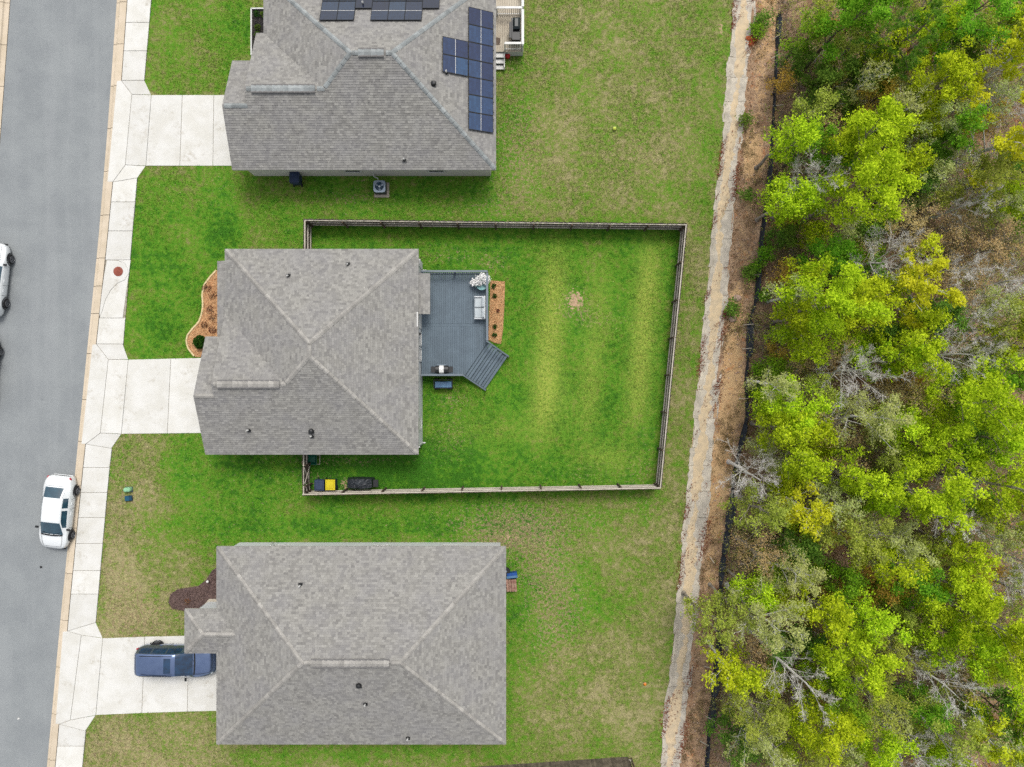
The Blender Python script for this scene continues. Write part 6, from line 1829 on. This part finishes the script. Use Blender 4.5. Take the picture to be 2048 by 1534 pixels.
for (px, py, r, kind) in TREES:
    off = px - r > 2050 or py < -10 or py > 1545
    bi = next(i for i, (lim, _) in enumerate(BANDS) if py < lim)
    info.append((px, py, r, kind, bi, r < 30, off))
for i, (px, py, r, kind, bi, sh, off) in enumerate(info):
    same = sorted([(q[0], q[1]) for q in info if q[3] == kind and q[4] == bi and q[5] == sh])
    k = same.index((px, py)) + 1
    nm = KN[kind]
    if sh: nm = nm.replace(' tree', ' sapling') if kind != 'pine' else 'small dark green pine'
    if kind == 'pine' and not sh: nm = 'dark green needled pine'
    lab = nm + (' ' if len(same) == 1 else ', ' + ORD[k] + ' such from the silt fence, ') + (BANDS[bi][1] if len(same) > 1 else 'in the woods ' + BANDS[bi][1])
    rs = np.random.default_rng(900 + i)
    h = 4.6 + r * .075 + rs.normal(0, .7)
    if r >= 60: h += .6
    if kind in ('orange', 'tan', 'dark') and r >= 30: h *= .72
    if kind == 'olive': h *= .85
    if r < 30: h = 1.6 + r * .07
    if r < 16: h = .5 + r * .03
    if kind == 'pine': h *= 1.15
    zc = h * .78
    p = P(px, py, zc)
    Rc = r * (CAM_H - zc) / FOC * 1.04
    zb = float(fheight(np.array([px * 1.0]), np.array([py * 1.0]))[0])
    root = thing('pine_tree' if kind == 'pine' else ('shrub' if r < 16 else 'tree'), lab, 'pine' if kind == 'pine' else ('shrub' if r < 16 else 'tree'), (p.x, p.y, zb - .05), group='trees of the wood')
    make_tree(root, kind, Rc, h, 300 + i)

# thicket of twigs and scrub leaves between the trunks: one mass nobody could count
rng = np.random.default_rng(123)
n = 11000
Y = rng.uniform(-100, 1640, n); sx_ = np.interp(Y, [p[1] for p in SILT], [p[0] for p in SILT])
X = sx_ + 8 + rng.random(n) * (2230 - 1450)
Z = fheight(X, Y)
dens = np.sin(X * .021 + 1) * np.sin(Y * .017 + 2) + np.sin(X * .043 - Y * .031) * .6
k = dens + rng.normal(0, .45, n) > -.15
X, Y, Z = X[k], Y[k], Z[k]
base = np.stack([(X - 1024) * CAM_H / FOC, (767 - Y) * CAM_H / FOC, Z], -1)
m = 7
b = np.repeat(base, m, 0)
d = unit(rng.normal(size=(len(b), 3)) * np.array([1, 1, .5]) + np.array([0, 0, .75])); L = rng.uniform(.3, 1.6, len(b))[:, None]
e = b + d * L
V1, F1 = tubes(b, e, np.full(len(b), .010), np.full(len(b), .004), 3)
tag(link('thicket_stems', npmesh('thicket_stems', V1, F1, mat('thicket_twig', S(198, 188, 172), S(162, 150, 132), 3, .9))), 'grey tangle of thin stems on the woodland floor', 'undergrowth', kind='stuff')
kk = rng.random(len(e)) < .55
C = np.repeat(e[kk], 7, 0) + rng.normal(0, .13, (kk.sum() * 7, 3)); C[:, 2] = np.maximum(C[:, 2], .06)
V2, F2 = leaf_cards(C, .055, rng, 1.0, .6, True)
tag(link('thicket_leaves', npmesh('thicket_leaves', V2, F2, SCRUB, attrs={'v': rng.random(len(C))})), 'low olive scrub leaves between the trees of the wood', 'undergrowth', kind='stuff')
# fallen trunks lying in the wood
for k, (a, b_, r_, lb) in enumerate((((1985, 735), (1870, 725), .07, 'pale fallen trunk lying across the wood level with the deck'), ((1560, 1070), (1650, 1100), .05, 'thin fallen trunk near the silt fence, level with the sedan'), ((1900, 620), (1990, 606), .09, 'dark rotting log in the wood, level with the loveseat'))):
    p, q = P(*a, .25), P(*b_, .35); lg = thing('fallen_log', lb, 'log', (p.x, p.y, 0.1), group='fallen trunks in the wood')
    mid = (p + q) / 2 + Vector((.1, .12, .05))
    MB().cyl(p, mid, r_, r_ * .8, 9).cyl(mid, q, r_ * .8, r_ * .5, 9).build('stem', BARK_PALE if k < 2 else BARK_DK, lg)
    s_ = MB()
    for j in range(4):
        c_ = p.lerp(q, .3 + .18 * j); s_.cyl(c_, c_ + Vector((rg.uniform(-.3, .3), rg.uniform(-.5, .5), rg.uniform(.1, .4))), r_ * .3, r_ * .1, 5)
    s_.build('snag', BARK_PALE if k < 2 else BARK_DK, lg)

# scraps lying on the street
for (px, py, m, lb, nm) in ((37, 1437, M['white'], 'scrap of white litter on the street near the bottom left', 'paper_scrap'), (82, 1134, M['black'], 'dark scrap lying on the street below the white sedan', 'rubber_scrap')):
    q = P(px, py, -.05); t = MB(); v = []
    for i in range(5):
        for j in range(5): v.append((q.x + (i - 2) * .035, q.y + (j - 2) * .03, -.06 + rg.uniform(0, .06)))
    tag(t.add(v, [(i * 5 + j, i * 5 + 5 + j, i * 5 + 6 + j, i * 5 + j + 1) for i in range(4) for j in range(4)]).build(nm, m, None, (q.x, q.y, -.06)), lb, 'litter')
